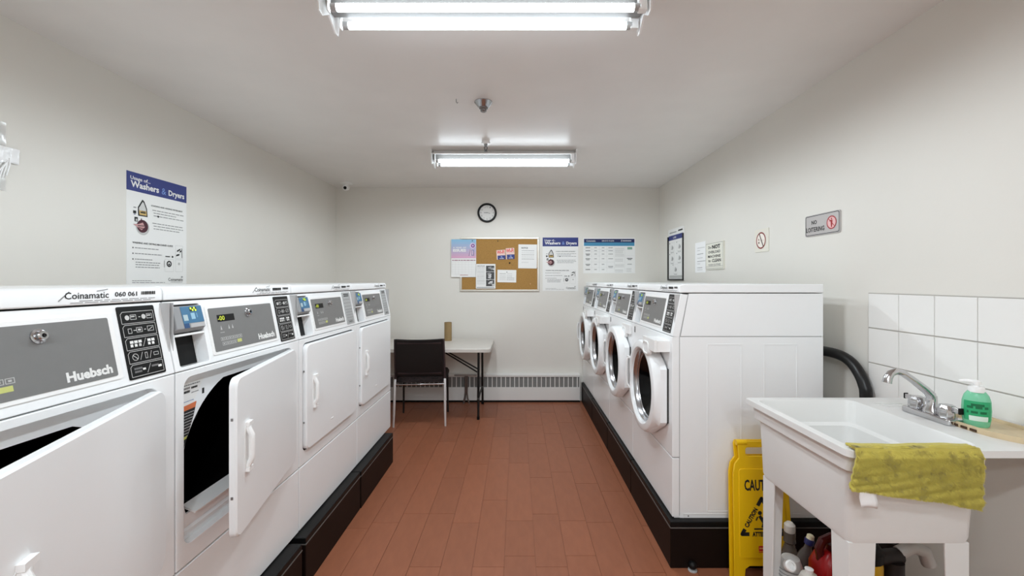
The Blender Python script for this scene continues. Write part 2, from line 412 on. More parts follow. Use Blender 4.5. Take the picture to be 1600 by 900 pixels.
def m_strip(dark):
    def f():
        b = MB(); u0, u1, v0, v1 = .541, .650, .010, .196
        b.prism(rrect(u0, u1, v0, v1, .004, 3), -.002, .001, M_BLACK if dark else M_STRIPL); y = -.0024
        ink = flat((200, 200, 198)) if dark else M_INKG
        if dark:
            hh = (v1-v0-.016)/5
            for i in range(5):
                a = v0+.006+i*hh; c = a+hh-.004; zc = (a+c)/2; x0 = u0+.007; x1 = u1-.006; q = .0013
                b.line((x0, a), (x1, a), q, y, ink); b.line((x1, a), (x1, c), q, y, ink); b.line((x1, c), (x0+.006, c), q, y, ink)
                b.line((x0+.006, c), (x0, c-.006), q, y, ink); b.line((x0, c-.006), (x0, a), q, y, ink)
                W = u1-u0
                fx = lambda t: u0+t*W
                if i == 4:
                    for t in (.22, .66): b.poly(circ(fx(t), zc, .0065, 12), y, ink); b.frame(fx(t+.08), fx(t+.24), zc-.006, zc+.007, q, y, ink); b.line((fx(t+.10), zc+.002), (fx(t+.2), zc+.002), .003, y, ink)
                    b.rect(fx(.52), fx(.57), zc-.001, zc+.001, y, ink)
                elif i == 3:
                    b.frame(fx(.18), fx(.28), zc-.007, zc+.006, q, y, ink); b.line((fx(.32), zc), (fx(.40), zc), q*1.5, y, ink); b.frame(fx(.40), fx(.56), zc-.006, zc+.007, q, y, ink); b.rect(fx(.44), fx(.52), zc-.002, zc+.003, y, ink)
                    b.rect(fx(.61), fx(.66), zc-.001, zc+.001, y, ink); b.frame(fx(.70), fx(.88), zc-.006, zc+.008, q, y, ink); b.line((fx(.73), zc-.003), (fx(.85), zc+.004), q*1.4, y, ink)
                elif i == 2:
                    for t in (.17, .28, .39, .64, .75):
                        b.rect(fx(t), fx(t+.09), zc+.001, zc+.008, y, M_INKW); b.rect(fx(t), fx(t+.07), zc-.008, zc-.001, y, M_INKW if t != .39 else ink)
                    b.line((fx(.50), zc-.010), (fx(.60), zc+.011), q, y, ink)
                elif i == 1:
                    b.ring(fx(.24), zc, .0075, .009, y, ink, 18); b.line((fx(.18), zc+.006), (fx(.30), zc-.006), q*1.3, y, ink); b.line((fx(.36), zc-.009), (fx(.44), zc+.010), q, y, ink)
                    b.frame(fx(.50), fx(.57), zc-.008, zc+.008, q, y, ink); b.line((fx(.62), zc-.009), (fx(.69), zc+.010), q, y, ink); b.frame(fx(.74), fx(.88), zc-.004, zc+.005, q, y, ink)
                else:
                    b.bars(fx(.15), fx(.36), zc+.002, .005, y, flat((120, 120, 120))); b.bars(fx(.15), fx(.34), zc-.006, .005, y, flat((120, 120, 120))); b.rect(fx(.37), fx(.45), zc-.002, zc+.003, y, M_INKW)
                    b.line((fx(.48), zc-.011), (fx(.60), zc+.011), q, y, ink)
                    b.bars(fx(.62), fx(.82), zc+.001, .005, y, flat((120, 120, 120))); b.rect(fx(.80), fx(.90), zc-.003, zc+.003, y, M_INKW)
        else:
            b.bars(u0+.02, u1-.02, .181, .006, y, M_INK); b.bars(u0+.02, u1-.02, .171, .006, y, M_INK)
            for i in range(3): b.rect(u0+.012, u0+.022, .150-i*.020, .156-i*.020, y, M_INKG); b.bars(u0+.03, u1-.012, .152-i*.020, .003, y, M_INKG, seed=i)
            for i in range(4): b.bars(u0+.01, u1-.01, .094-i*.016, .004, y, M_INKG, seed=i); b.line((u0+.008, .088-i*.016), (u1-.008, .088-i*.016), .001, y, M_INKG)
            b.frame(u0+.02, u1-.02, .018, .034, .0015, y, M_INK); b.bars(u0+.03, u1-.03, .023, .005, y, M_INK)
        return b.mesh('instruction_strip')
    return f
def m_lower():
    b = MB(); b.box(.0012, MW-.0012, .0, .034, .004, .278, M_WHITE); return b.mesh('lower_panel')
DX0, DX1, DZ0, DZ1 = .036, .624, .345, .820
def m_dryfront():
    b = MB()
    b.plate([(.0012, .2835), (MW-.0012, .2835), (MW-.0012, .8455), (.0012, .8455)], [rrect(DX0-.006, DX1+.005, DZ0-.006, DZ1+.006, (.03, .045, .04, .03), 4)], 0, .034, M_WHITE)
    return b.mesh('front_panel')
def m_recess():
    b = MB(); cx, cz, R, zb = .330, .520, .282, .412
    a0 = math.asin((zb-cz)/R)
    hole = circ(cx, cz, R, 40, a0, PI-a0)
    hole = [(min(max(x, cx-.268), cx+.268), min(z, .785)) for x, z in hole]
    seen = []
    for p in hole:
        if not seen or (abs(p[0]-seen[-1][0])+abs(p[1]-seen[-1][1])) > 1e-4: seen.append(p)
    b.plate([(DX0-.02, DZ0-.03), (DX1+.02, DZ0-.03), (DX1+.02, DZ1+.015), (DX0-.02, DZ1+.015)], [seen], .026, .0335, M_WHITE)
    # sloped sill and lint tray lip below the opening
    b.loft([[(x, .024, .352), (x, .0255, .352), (x, .0255, .374), (x, .020, .366)] for x in (DX0+.02, DX1-.02)], M_WHITE)
    b.loft([[(x, .010, .408), (x, .05, .424), (x, .05, .431), (x, .008, .413)] for x in (.085, .575)], M_WHITE2)
    b.ellipsoid((.30, .004, .408), .045, .022, .012, M_WHITE2)
    return b.mesh('door_recess')
def m_drum():
    b = MB(); n = 40; cx, cz, R = .335, .545, .262
    f = [(cx+.29*math.cos(2*PI*i/n), .040, cz+.268*math.sin(2*PI*i/n)) for i in range(n)]
    k = [(cx+R*math.cos(2*PI*i/n), .62, cz+R*math.sin(2*PI*i/n)) for i in range(n)]
    b.loft([f, k], M_DRUM, False, True)
    for a in (.4, 2.5, 4.6): b.tube([(cx+(R-.02)*math.cos(a), .06, cz+(R-.02)*math.sin(a)), (cx+(R-.02)*math.cos(a), .6, cz+(R-.02)*math.sin(a))], .025, M_DRUM, 8)
    return b.mesh('drum')
def m_sticker():
    b = MB(); y = .0254; x0 = DX0+.004
    b.poly([(x0+.008, .805), (x0, .79), (x0, .735), (x0+.055, .735), (x0+.10, .80), (x0+.10, .806)], y, M_PAPER)
    b.bars(x0+.008, x0+.085, .793, .004, y-.0003, M_INKG, seed=1); b.bars(x0+.006, x0+.045, .783, .006, y-.0003, M_INKG, seed=2); b.bars(x0+.05, x0+.075, .781, .006, y-.0003, M_INK, seed=2); b.bars(x0+.006, x0+.045, .772, .007, y-.0003, M_INK, seed=3)
    b.bars(x0+.05, x0+.08, .768, .003, y-.0003, M_INKG, seed=3); b.bars(x0+.006, x0+.06, .746, .002, y-.0003, flat((120, 140, 190)), seed=4)
    b.rect(x0+.095, x0+.104, .755, .772, y, M_INK)
    b.poly([(x0, .732), (x0, .600), (x0+.006, .590), (x0+.014, .592), (x0+.06, .70), (x0+.071, .735), (x0+.071, .739)], y, M_INK)
    b.poly([(x0, .720), (x0+.0665, .722), (x0+.071, .739), (x0, .734)], y-.0003, flat((214, 118, 76)))
    for i in range(9):
        z = .711-i*.0085; xe = x0+.062-max(0, (.70-z))*.45
        b.bars(x0+.005, xe, z, .0022, y-.0003, flat((190, 190, 190)), seed=i)
    b.poly([(x0, .632), (x0, .640), (x0+.034, .646), (x0+.031, .638)], y-.0003, flat((206, 206, 90)))
    for i in range(3): b.bars(x0+.005, x0+.022-i*.003, .624-i*.009, .0022, y-.0003, flat((190, 190, 190)), seed=i)
    return b.mesh('warning_label')
def m_door():        # origin at the hinge edge
    b = MB(); w_ = DX1-DX0
    o = rrect(-w_, 0, DZ0, DZ1, (.028, .045, .04, .028), 6)
    i_ = [(x*.985-.004, (z-(DZ0+DZ1)/2)*.985+(DZ0+DZ1)/2) for x, z in o]
    b.loft([[(x, .010, z) for x, z in i_], [(x, .008, z) for x, z in o], [(x, -.008, z) for x, z in o], [(x, -.0125, z) for x, z in i_]], M_WHITE)
    # latch studs on the free edge
    for z in (.47, .70): b.box(-w_-.002, -w_+.006, -.003, .003, z-.004, z+.004, M_STEEL)
    return b.mesh('door')
def m_gap_shade():
    b = MB(); w_ = DX1-DX0
    b.plate(rrect(-w_-.0055, .0045, DZ0-.0055, DZ1+.0055, (.030, .047, .042, .030), 6), [rrect(-w_+.03, -.03, DZ0+.03, DZ1-.03, .03, 6)], .0085, .014, M_BLACK)  # black ring standing in for the shade in the gap round a shut door
    return b.mesh('door_gap_shade')
def m_dhandle():
    b = MB(); w_ = DX1-DX0; x = -w_+.075; z0, z1 = .520, .672
    b.prism(rrect(x-.020, x+.024, z0+.008, z1-.008, .012, 4), -.0140, -.011, M_WHITE2)
    pts = []
    for k in range(13):
        t = k/12; z = z0+.006+t*(z1-z0-.012); d = .012+.016*min(1, 4*t, 4*(1-t)); pts.append((x-.006+(.014 if k in (0, 12) else 0), -d, z))
    b.tube(pts, [.010]+[.0085]*11+[.010], M_WHITE2, 10)
    for z in (z0+.006, z1-.006): b.box(x-.014, x+.018, -.024, -.012, z-.006, z+.006, M_WHITE2)
    return b.mesh('handle')
def m_hinge(z):
    def f(): return MB().box(DX1+.006, DX1+.014, -.004, .004, z-.030, z+.030, M_STEEL).mesh('hinge')
    return f
# ---- washer front
WCX, WCZ, WR = .395, .555, .240
def m_washfront():
    b = MB()
    b.plate([(.0012, .2835), (MW-.0012, .2835), (MW-.0012, .8455), (.0012, .8455)], [circ(WCX, WCZ, .19, 40)], 0, .034, M_WHITE)
    return b.mesh('front_panel')
def m_tubdark():
    b = MB(); b.lathe([(.205, .03), (.205, .30), (.02, .30)], M_DRUM, (WCX, 0, WCZ), 'y', 32, cap0=False); return b.mesh('wash_drum')
def woct(n=64):
    out = []
    poly = [(.238, -.135), (.238, .135), (.06, .24), (-.06, .24), (-.24, .06), (-.24, -.06), (-.06, -.24), (.06, -.24)]
    for i in range(n):
        a = 2*PI*i/n; dx, dz = math.cos(a), math.sin(a); best = .24
        if dx > -.05:      # near (hinge) side: octagon, far side: round
            P = [(-.02, -.24), (.05, -.24), (.238, -.135), (.238, .135), (.05, .24), (-.02, .24)]; best = 9
            for p, q in zip(P, P[1:]):
                ex, ez = q[0]-p[0], q[1]-p[1]; det = dx*(-ez)+dz*ex
                if abs(det) < 1e-9: continue
                t = (p[0]*(-ez)+p[1]*ex)/det; s_ = (dx*p[1]-dz*p[0])/det
                if t > 0 and -1e-6 <= s_ <= 1+1e-6: best = min(best, t)
            if best == 9: best = .24
        out.append((best*dx, best*dz))
    return out
def m_wdoor():
    b = MB(); n = 64; O = woct(n)
    Cc = lambda r, y: [(WCX+r*math.cos(2*PI*i/n), y, WCZ+r*math.sin(2*PI*i/n)) for i in range(n)]
    back = [(WCX+x, -.010, WCZ+z) for x, z in O]; mid = [(WCX+x, -.040, WCZ+z) for x, z in O]
    bk2 = [(WCX+x*.985, -.006, WCZ+z*.985) for x, z in O]
    b.loft([bk2, back, mid, Cc(.2385, -.058), Cc(.232, -.068), Cc(.222, -.072), Cc(.200, -.072), Cc(.192, -.066), Cc(.188, -.050)], M_WHITE, False, False)
    b.loft([bk2, [(WCX+.17*math.cos(2*PI*i/n), -.006, WCZ+.17*math.sin(2*PI*i/n)) for i in range(n)]], M_GREY2, False, False)
    b.box(WCX+.205, WCX+.2375, -.0065, .001, WCZ-.13, WCZ+.13, M_DARKMETAL)
    return b.mesh('door')
def m_wring():
    b = MB(); b.lathe([(.1895, -.052), (.182, -.056), (.176, -.050), (.172, -.036), (.166, -.034), (.160, -.022)], M_CHROME2, (WCX, 0, WCZ), 'y', 56, cap0=False, cap1=False); return b.mesh('trim_ring')
def m_wglass():
    b = MB(); b.lathe([(.168, -.032), (.15, -.020), (.11, .010), (.06, .026), (.004, .03)], M_GLASSDK, (WCX, 0, WCZ), 'y', 56, cap0=False); return b.mesh('door_glass')
def m_whandle():
    b = MB(); x = WCX-.213; z0, z1 = WCZ-.060, WCZ+.110
    b.prism(rrect(x-.016, x+.016, z0+.004, z1-.004, .006, 3), -.0735, -.070, M_GREY2)
    b.tube([(x+.002, -.070, z0), (x-.004, -.082, z0+.012), (x-.006, -.086, (z0+z1)/2), (x-.004, -.082, z1-.012), (x+.002, -.070, z1)], .0065, M_WHITE2, 10)
    for z in (z0, z1): b.box(x-.022, x+.020, -.080, -.068, z-.005, z+.005, M_WHITE2)
    return b.mesh('handle')
def m_drawer(ext):
    def f():
        b = MB(); x0, x1, z0, z1 = .462, .650, .762, .826
        b.box(x0+.012, x1-.004, -ext+.012, .03, z0+.006, z1-.004, M_WHITE2)
        fr = [(x0, z1), (x0, z0+.012)]+circ(x0+.055, z0-.005, .055, 12, PI, 2*PI, .030)+[(x0+.115, z0+.004), (x1, z0+.004), (x1, z1)]
        fr = [(x0, z1)]+circ(x0+.058, z0+.006, .058, 12, PI, 2*PI, .036)+[(x1-.0, z0+.006), (x1, z1)]
        b.prism(fr, -ext, -ext+.014, M_WHITE2)
        b.prism(rrect(x0+.016, x0+.100, z0-.020, z0+.040, .018, 4), -ext-.0008, -ext+.004, M_GREY2 if False else M_WHITE)
        fr2 = rrect(x0+.014, x0+.102, z0-.022, z0+.044, .02, 4); fr3 = rrect(x0+.022, x0+.094, z0-.014, z0+.036, .016, 4)
        b.plate(fr2, [fr3], -ext-.005, -ext, M_WHITE2)
        return b.mesh('detergent_drawer')
    return f
def m_keymark(): return MB().prism(rrect(.040, .052, .792, .828, .004, 3), -.002, .001, M_DARKMETAL).mesh('drawer_lock')

def machine(kind, name, label, loc, rotz, group, angle=0.0, dark=True, num=False, ext=0.0):
    t = thing(name, label, kind, loc, rotz, group)
    obj('cabinet', cached('shell', m_shell), t)
    obj('top_cap', cached('cap', m_cap), t, bevel=.004)
    obj('cap_label', cached('cl%d' % num, m_caplabel(num)), t)
    cp = obj('control_panel', cached('cp', m_control), t, loc=(0, 0, .849), rot=(-CPA, 0, 0), bevel=.003)
    rd = obj('card_reader', cached('rd', m_reader), cp, bevel=.003)
    obj('reader_screen', cached('rs', m_readerface), cp, label='blue card reader screen with green digits'); obj('coin_slot', cached('sl', m_slot), cp)
    obj('display_panel', cached('dp', m_display), cp); obj('lock', cached('lk', m_lock), cp)
    obj('instruction_strip', cached('st%d' % dark, m_strip(dark)), cp)
    obj('lower_panel', cached('lo', m_lower), t, bevel=.003)
    if kind == 'dryer':
        obj('front_panel', cached('df', m_dryfront), t, bevel=.0025)
        obj('door_recess', cached('rc', m_recess), t); obj('drum', cached('dr', m_drum), t)
        obj('warning_label', cached('sk', m_sticker), t)
        d = obj('door', cached('dd', m_door), t, loc=(DX1, -.003-.012*math.sin(angle), 0), rot=(0, 0, angle))
        obj('handle', cached('dh', m_dhandle), d)
        if not angle: obj('door_gap_shade', cached('gk', m_gap_shade), d)
        for i, z in enumerate((.435, .730)): obj('hinge', cached('hg%d' % i, m_hinge(z)), t)
    else:
        obj('front_panel', cached('wf', m_washfront), t, bevel=.0025)
        obj('wash_drum', cached('wt', m_tubdark), t)
        d = obj('door', cached('wd', m_wdoor), t)
        obj('trim_ring', cached('wr', m_wring), d); obj('door_glass', cached('wg', m_wglass), d, label='dark round door glass'); obj('handle', cached('wh', m_whandle), d)
        obj('detergent_drawer', cached('dw%.3f' % ext, m_drawer(ext)), t, bevel=.002)
        obj('drawer_lock', cached('km', m_keymark), t)
    return t
XD = -.960
for i, (y0, ang, dark, lab) in enumerate((
        (.5235, math.radians(19.4), True, 'white dryer nearest the camera at the left edge, door ajar, numbers printed on its cap'),
        (1.2065, math.radians(11.8), True, 'white dryer with its door standing wide open on a black drum'),
        (1.8895, 0, True, 'white dryer with closed door between the wide open dryer and the farthest one'),
        (2.5725, 0, True, 'farthest white dryer in the left row, closed door, beside the chair, pale instruction strip'))):
    machine('dryer', 'dryer', lab, (XD, y0, PZ), PI/2, 'white dryers along the left wall', ang, i < 2, i == 0)
XW = .725
for i, (y1, ext, lab) in enumerate((
        (2.683, .075, 'nearest white front-loading washer, its plain side facing the camera, beside the yellow sign'),
        (3.365, .016, 'second white front-loading washer from the camera, detergent drawer shut'),
        (4.047, .070, 'third white front-loading washer from the camera, detergent drawer pulled out'),
        (4.728, .060, 'farthest white front-loading washer, standing against the back wall'))):
    machine('washing machine', 'washing_machine', lab, (XW, y1, PZ), -PI/2, 'white washing machines along the right wall', ext=ext)

# ---- black platforms under the machines
def platform(x0, x1, y0, y1, front, label, group):
    cx, cy = (x0+x1)/2, (y0+y1)/2
    t = thing('machine_platform', label, 'platform', (cx, cy, 0), 0, group)
    b = MB().box(x0-cx, x1-cx, y0-cy, y1-cy, 0, PZ-.030, M_PLATF); obj('platform_body', b, t, bevel=.003)
    obj('platform_top', MB().box(x0-cx, x1-cx, y0-cy, y1-cy, PZ-.026, PZ, M_PLATF_TOP), t, bevel=.004)
    xe = (x1 if front > 0 else x0)-cx
    obj('edge_trim', MB().box(xe-.002, xe+.0012, y0-cy, y1-cy, PZ-.030, PZ-.0255, M_PLATF_TRIM).box(x0-cx, x1-cx, y0-cy-.0012, y0-cy+.002, PZ-.030, PZ-.0255, M_PLATF_TRIM), t)
names = ['nearest', 'second', 'third', 'farthest']
for i, (a, b_) in enumerate(((.48, 1.135), (1.15, 1.806), (1.845, 2.485), (2.489, 3.127))):
    platform(-1.66, -.905-(.004 if i == 2 else 0), a, b_, 1, ('black platform under the nearest dryer at the left', 'black platform under the dryer with the wide open door',
             'black platform under the closed dryer just past the open one', 'black platform under the farthest dryer, beside the chair')[i], 'black platforms under the dryers')
for i, (a, b_) in enumerate(((1.97, 2.655), (2.662, 3.345), (3.352, 4.035), (4.042, 4.69))):
    platform(.7045, 1.46, a, b_, -1, 'black platform under the %s washing machine' % ('nearest', 'second nearest', 'third nearest', 'farthest')[i], 'black platforms under the washing machines')
obj_k = thing('rubber_foot', 'small black rubber foot on a pale disc, on the floor before the black platform', 'foot', (.80, 1.955, 0))
obj('foot_disc', MB().lathe([(.020, 0), (.020, .005), (.012, .008)], M_GREY2), obj_k)
obj('foot_knob', MB().ellipsoid((0, 0, .024), .019, .019, .018, M_BLACK), obj_k)

# ------------------------------------------------------------------ wall prints and signs
RB, RL, RR = 0, PI/2, -PI/2
def usage_print(w_, h_):
    b = MB(); y = -.0016; X = lambda t: t*w_; Z = lambda t: h_*(1-t)
    y -= .0006
    b.text('Usage of...', X(.055), Z(.075), X(.36), Z(.035), y, M_INKW, .02)
    b.text('Washers', X(.06), Z(.132), X(.50), Z(.075), y, M_INKW, .03)
    b.text('&', X(.545), Z(.134), X(.62), Z(.075), y, flat((120, 150, 210)), 0)
    b.text('Dryers', X(.665), Z(.148), X(.955), Z(.078), y, M_INKW, .03)
    # detergent bag icon
    ic = [(.17, .375), (.165, .30), (.235, .225), (.265, .24), (.305, .30), (.315, .375)]
    b.poly([(X(x), Z(z)) for x, z in ic], y, M_INK)
    b.poly([(X(x), Z(z)) for x, z in [(.185, .365), (.18, .305), (.237, .245), (.255, .255), (.288, .305), (.297, .365)]], y-.0005, flat((206, 206, 204)))
    b.poly([(X(x), Z(z)) for x, z in [(.185, .365), (.182, .325), (.292, .325), (.297, .365)]], y-.0010, flat((206, 176, 110)))
    b.rect(X(.20), X(.28), Z(.348), Z(.336), y-.0015, M_INK); b.rect(X(.22), X(.28), Z(.333), Z(.327), y-.0015, flat((120, 90, 50)))
    b.bars(X(.10), X(.14), Z(.31), .004, y, M_INK); b.rect(X(.095), X(.14), Z(.36), Z(.335), y, M_INK); b.rect(X(.105), X(.13), Z(.37), Z(.363), y, M_NAVY)
    # hand in a drum icon
    b.ring(X(.24), Z(.475), .030*w_/.393, .040*w_/.393, y, M_INKLG, 24); b.poly(circ(X(.235), Z(.465), .034*w_/.393, 20), y-.0004, flat((70, 26, 38)))
    b.poly([(X(x), Z(z)) for x, z in [(.09, .455), (.17, .45), (.24, .43), (.27, .47), (.22, .50), (.15, .475)]], y-.0008, flat((196, 150, 150)))
    b.line((X(.16), Z(.465)), (X(.26), Z(.46)), .004, y-.0012, M_INK); b.line((X(.17), Z(.48)), (X(.25), Z(.485)), .004, y-.0012, flat((90, 30, 44)))
    b.rect(X(.115), X(.165), Z(.43), Z(.39), y, M_INK); b.rect(X(.13), X(.155), Z(.425), Z(.405), y-.0005, M_INKLG); b.poly([(X(.19), Z(.43)), (X(.22), Z(.39)), (X(.235), Z(.43))], y, flat((90, 30, 44)))
    b.text('LOADING AND ADDING DETERGENT', X(.37), Z(.268), X(.92), Z(.254), y, M_INK, .02)
    for t, a, e in ((.305, .39, .94), (.330, .41, .80), (.355, .41, .94), (.425, .39, .92), (.450, .41, .94), (.475, .41, .87)): b.bars(X(a), X(e), Z(t), .0042, y, M_INKG, seed=int(t*1000))
    b.poly(circ(X(.485), Z(.353), .006, 10), y-.0004, M_INK)
    b.text('WASHING AND DRYING MACHINES GUIDE', X(.085), Z(.625), X(.74), Z(.608), y, M_INK, .02)
    for t, a, e in ((.665, .12, .50), (.715, .12, .55), (.765, .12, .39), (.792, .13, .52), (.813, .13, .50), (.835, .13, .51)): b.bars(X(a), X(e), Z(t), .0042, y, M_INKG, seed=int(t*1000))
    for t in (.668, .718, .768): b.rect(X(.085), X(.10), Z(t), Z(t-.012), y, M_INK)
    b.frame(X(.60), X(.755), Z(.865), Z(.745), .0012, y, M_INKLG); b.frame(X(.79), X(.925), Z(.865), Z(.745), .0012, y, M_INKLG); b.frame(X(.79), X(.925), Z(.735), Z(.605), .0012, y, M_INKLG)
    b.ring(X(.675), Z(.79), .010, .018, y, M_INK, 20); b.poly(circ(X(.675), Z(.795), .006, 10), y, M_INK); b.line((X(.59), Z(.76)), (X(.59), Z(.825)), .002, y, M_INK)
    b.poly(circ(X(.855), Z(.785), .008, 12), y, M_INKLG); b.bars(X(.61), X(.69), Z(.725), .006, y, M_INK); b.poly(circ(X(.735), Z(.72), .006, 10), y, M_INK)
    for (x, z) in ((.83, .655), (.86, .645), (.88, .66), (.815, .70), (.845, .695)): b.poly([(X(x-.02), Z(z+.012)), (X(x+.014), Z(z+.008)), (X(x+.02), Z(z-.012)), (X(x-.008), Z(z-.004))], y-.0004, M_INK)
    b.line((X(.905), Z(.63)), (X(.91), Z(.725)), .006, y, M_INKG)
    b.text('Coinamatic', X(.66), Z(.955), X(.93), Z(.925), y, M_INK, .01); b.poly([(X(.885), Z(.918)), (X(.91), Z(.905)), (X(.935), Z(.916)), (X(.91), Z(.923))], y, M_INKG); b.bars(X(.70), X(.92), Z(.968), .003, y, M_INKG)
    b.bars(X(.08), X(.38), Z(.955), .003, y, M_INKG, seed=4); b.bars(X(.08), X(.60), Z(.972), .003, y, M_INKG, seed=6)
    return b.mesh('poster_print')
def poster(name, label, cat, loc, rz, w_, h_, pm, thick=.0014, base=M_PAPER, group=None):
    t = thing(name, label, cat, loc, rz, group)
    obj('sheet', MB().box(0, w_, -thick, 0, 0, h_, base), t)
    if pm is not None: obj('print', pm, t)
    if name == 'laundry_poster': obj('title_band', MB().box(0, w_, -.0018, -.0013, h_*.835, h_, M_NAVY), t)
    return t
poster('laundry_poster', 'blue-topped poster on washers and dryers, large on the left wall above the dryers', 'poster', (XL, 2.191, 1.293), RL, .398, .594, usage_print(.398, .594))
poster('laundry_poster', 'smaller-looking blue-topped poster on washers and dryers, on the back wall right of the cork board', 'poster', (.281, YB, 1.209), RB, .393, .590, usage_print(.393, .590))
def chart():
    b = MB(); w_, h_ = .573, .391; y = -.0016
    N1 = flat((34, 44, 92)); CY = flat((72, 142, 178))
    b.rect(.008, w_-.008, h_-.052, h_-.012, y, N1); b.rect(.008, w_-.008, h_-.090, h_-.052, y, CY); y -= .0006
    b.text('Coinamatic', .035, h_-.043, .135, h_-.024, y, M_INKW, .01); b.text('SERVICE GUIDE', .205, h_-.040, .34, h_-.028, y, M_INKW, .02); b.text('O', .415, h_-.042, .431, h_-.024, y, M_INKW, .03); b.bars(.437, .53, h_-.038, .009, y, M_INKW, seed=9)
    cols = [.008, .094, .178, .260, .345, .46, .565]
    for c in cols[1:-1]: b.rect(c-.0006, c+.0006, .015, h_-.092, y, M_INKLG)
    for i, z in enumerate((.262, .235, .19, .125, .062)): b.rect(.008, .345, z-.0006, z+.0006, y, M_INKLG); b.rect(.46, .565, .19, .1912, y, M_INKLG)
    for i, z in enumerate((.278, .245, .208, .157, .095, .038)):
        for c in range(4):
            if c == 3 and i > 3: continue
            wd = (cols[c+1]-cols[c]); xc = (cols[c+1]+cols[c])/2; b.bars(xc-wd*(.3 if c in (0, 3) else .17), xc+wd*(.3 if c in (0, 3) else .17), z, .007, y, M_INKG if c else M_INK, seed=c)
            if c == 0 and i in (2, 3, 4): b.bars(xc-wd*.22, xc+wd*.22, z-.012, .006, y, M_INK, seed=7)
        for q in range(4): b.bars(.352, .44 if i % 2 else .45, z-q*.009, .003, y, M_INKLG, seed=q)
    b.bars(.275, .33, .072, .007, y, M_INKG); b.bars(.28, .325, .06, .006, y, M_INKG)
    b.rect(.487, .54, h_-.128, h_-.103, y, flat((128, 168, 150)))
    b.bars(.482, .542, .160, .008, y, M_INK); b.bars(.492, .532, .147, .007, y, M_INK); b.bars(.487, .535, .096, .007, y, M_INKG)
    for q in range(5): b.bars(.475, .53, .052-q*.009, .003, y, M_INKLG, seed=q)
    return b
poster('service_chart', 'white landscape chart with navy header and grid on the back wall above the washers', 'chart', (.729, YB, 1.405), RB, .573, .391, chart().mesh('print'))

# cork board and what is pinned on it
cx0, cx1, cz0, cz1 = -.628, .242, 1.206, 1.801
t = thing('cork_board', 'brown cork notice board in a pale metal frame on the back wall', 'notice board', (cx0, YB, cz0))
W_, H_ = cx1-cx0, cz1-cz0
obj('cork_panel', MB().box(.012, W_-.012, -.010, 0, .012, H_-.012, M_CORK), t)
for a in ((0, W_, 0, .020), (0, W_, H_-.020, H_), (0, .020, .020, H_-.020), (W_-.020, W_, .020, H_-.020)):
    obj('frame_rail', MB().box(a[0], a[1], -.018, 0, a[2], a[3], M_ALU), t, bevel=.003)
YP = YB-.0105
def pin(x, z, y=YP, name='push_pin', col=M_BLACK, lab='small dark push pin', r=.006):
    o = obj(name, MB().lathe([(r*.6, 0), (r, -.004), (r*.7, -.010)], col, (0, 0, 0), 'y', 10), loc=(x, y, z)); return tag(o, lab, 'pin', 'push pins on the cork board')
def at(px, py, Y): return ((px-808)*Y/670, H_CAM-(py-439)*Y/670)
def sheet(name, lab, cat, px0, px1, py0, py1, Y, pm, tilt=0, thick=.0012, base=M_PAPER):
    x0, z1 = at(px0, py0, Y); x1, z0 = at(px1, py1, Y)
    t = thing(name, lab, cat, (x0, Y, z0)); t.rotation_euler = (0, tilt, 0)
    obj('sheet', MB().box(0, x1-x0, -thick, 0, 0, z1-z0, base), t)
    b = MB(); pm(b, x1-x0, z1-z0, -thick-.0006); obj('print', b, t); return t
def p_cal(b, w_, h_, y):
    zt = h_*.50
    n = 8
    for i in range(n):     # printed picture: blue sky fading to pink
        f = i/(n-1); c = (int(214*(1-f)+140*f), int(168*(1-f)+186*f), int(196*(1-f)+216*f)); b.rect(.002, w_-.002, zt+(h_-zt)*i/n, zt+(h_-zt)*(i+1)/n, y, flat(c))
    y -= .0005
    b.poly(circ(w_*.86, h_*.83, .030, 16), y, flat((226, 196, 222))); b.ring(w_*.87, h_*.83, .010, .021, y-.0004, flat((104, 70, 140)), 18)
    b.poly(rrect(w_*.72, w_*.86, h_*.56, h_*.73, .01, 3), y-.0002, flat((222, 196, 214))); b.line((w_*.72, h_*.56), (w_*.76, h_*.73), .006, y-.0008, flat((96, 80, 130))); b.frame(w_*.80, w_*.91, h_*.57, h_*.72, .006, y-.0006, flat((104, 110, 150)))
    b.text('A YEAR OF', .02, h_*.76, w_*.60, h_*.80, y-.001, M_INKW, .03); b.text('ISSUES', .02, h_*.67, w_*.60, h_*.745, y-.001, M_INKW, .05)
    b.bars(.012, w_-.008, h_*.435, .009, y, flat((150, 100, 116)), seed=2)
    for i in range(6): b.rect(.012, w_-.012, h_*(.07+.066*i), h_*(.07+.066*i)+.0008, y, M_INKLG)
    for i in range(8): x = .012+(w_-.024)*i/7; b.rect(x, x+.0008, h_*.07, h_*.40, y, M_INKLG)
    b.bars(w_*.36, w_*.68, h_*.045, .007, y, flat((190, 140, 140)), seed=3)
sheet('wall_calendar', 'wall calendar with blue and pink picture, overlapping the left edge of the cork board', 'calendar', 704.9, 744, 374, 433, YB-.0190, p_cal)
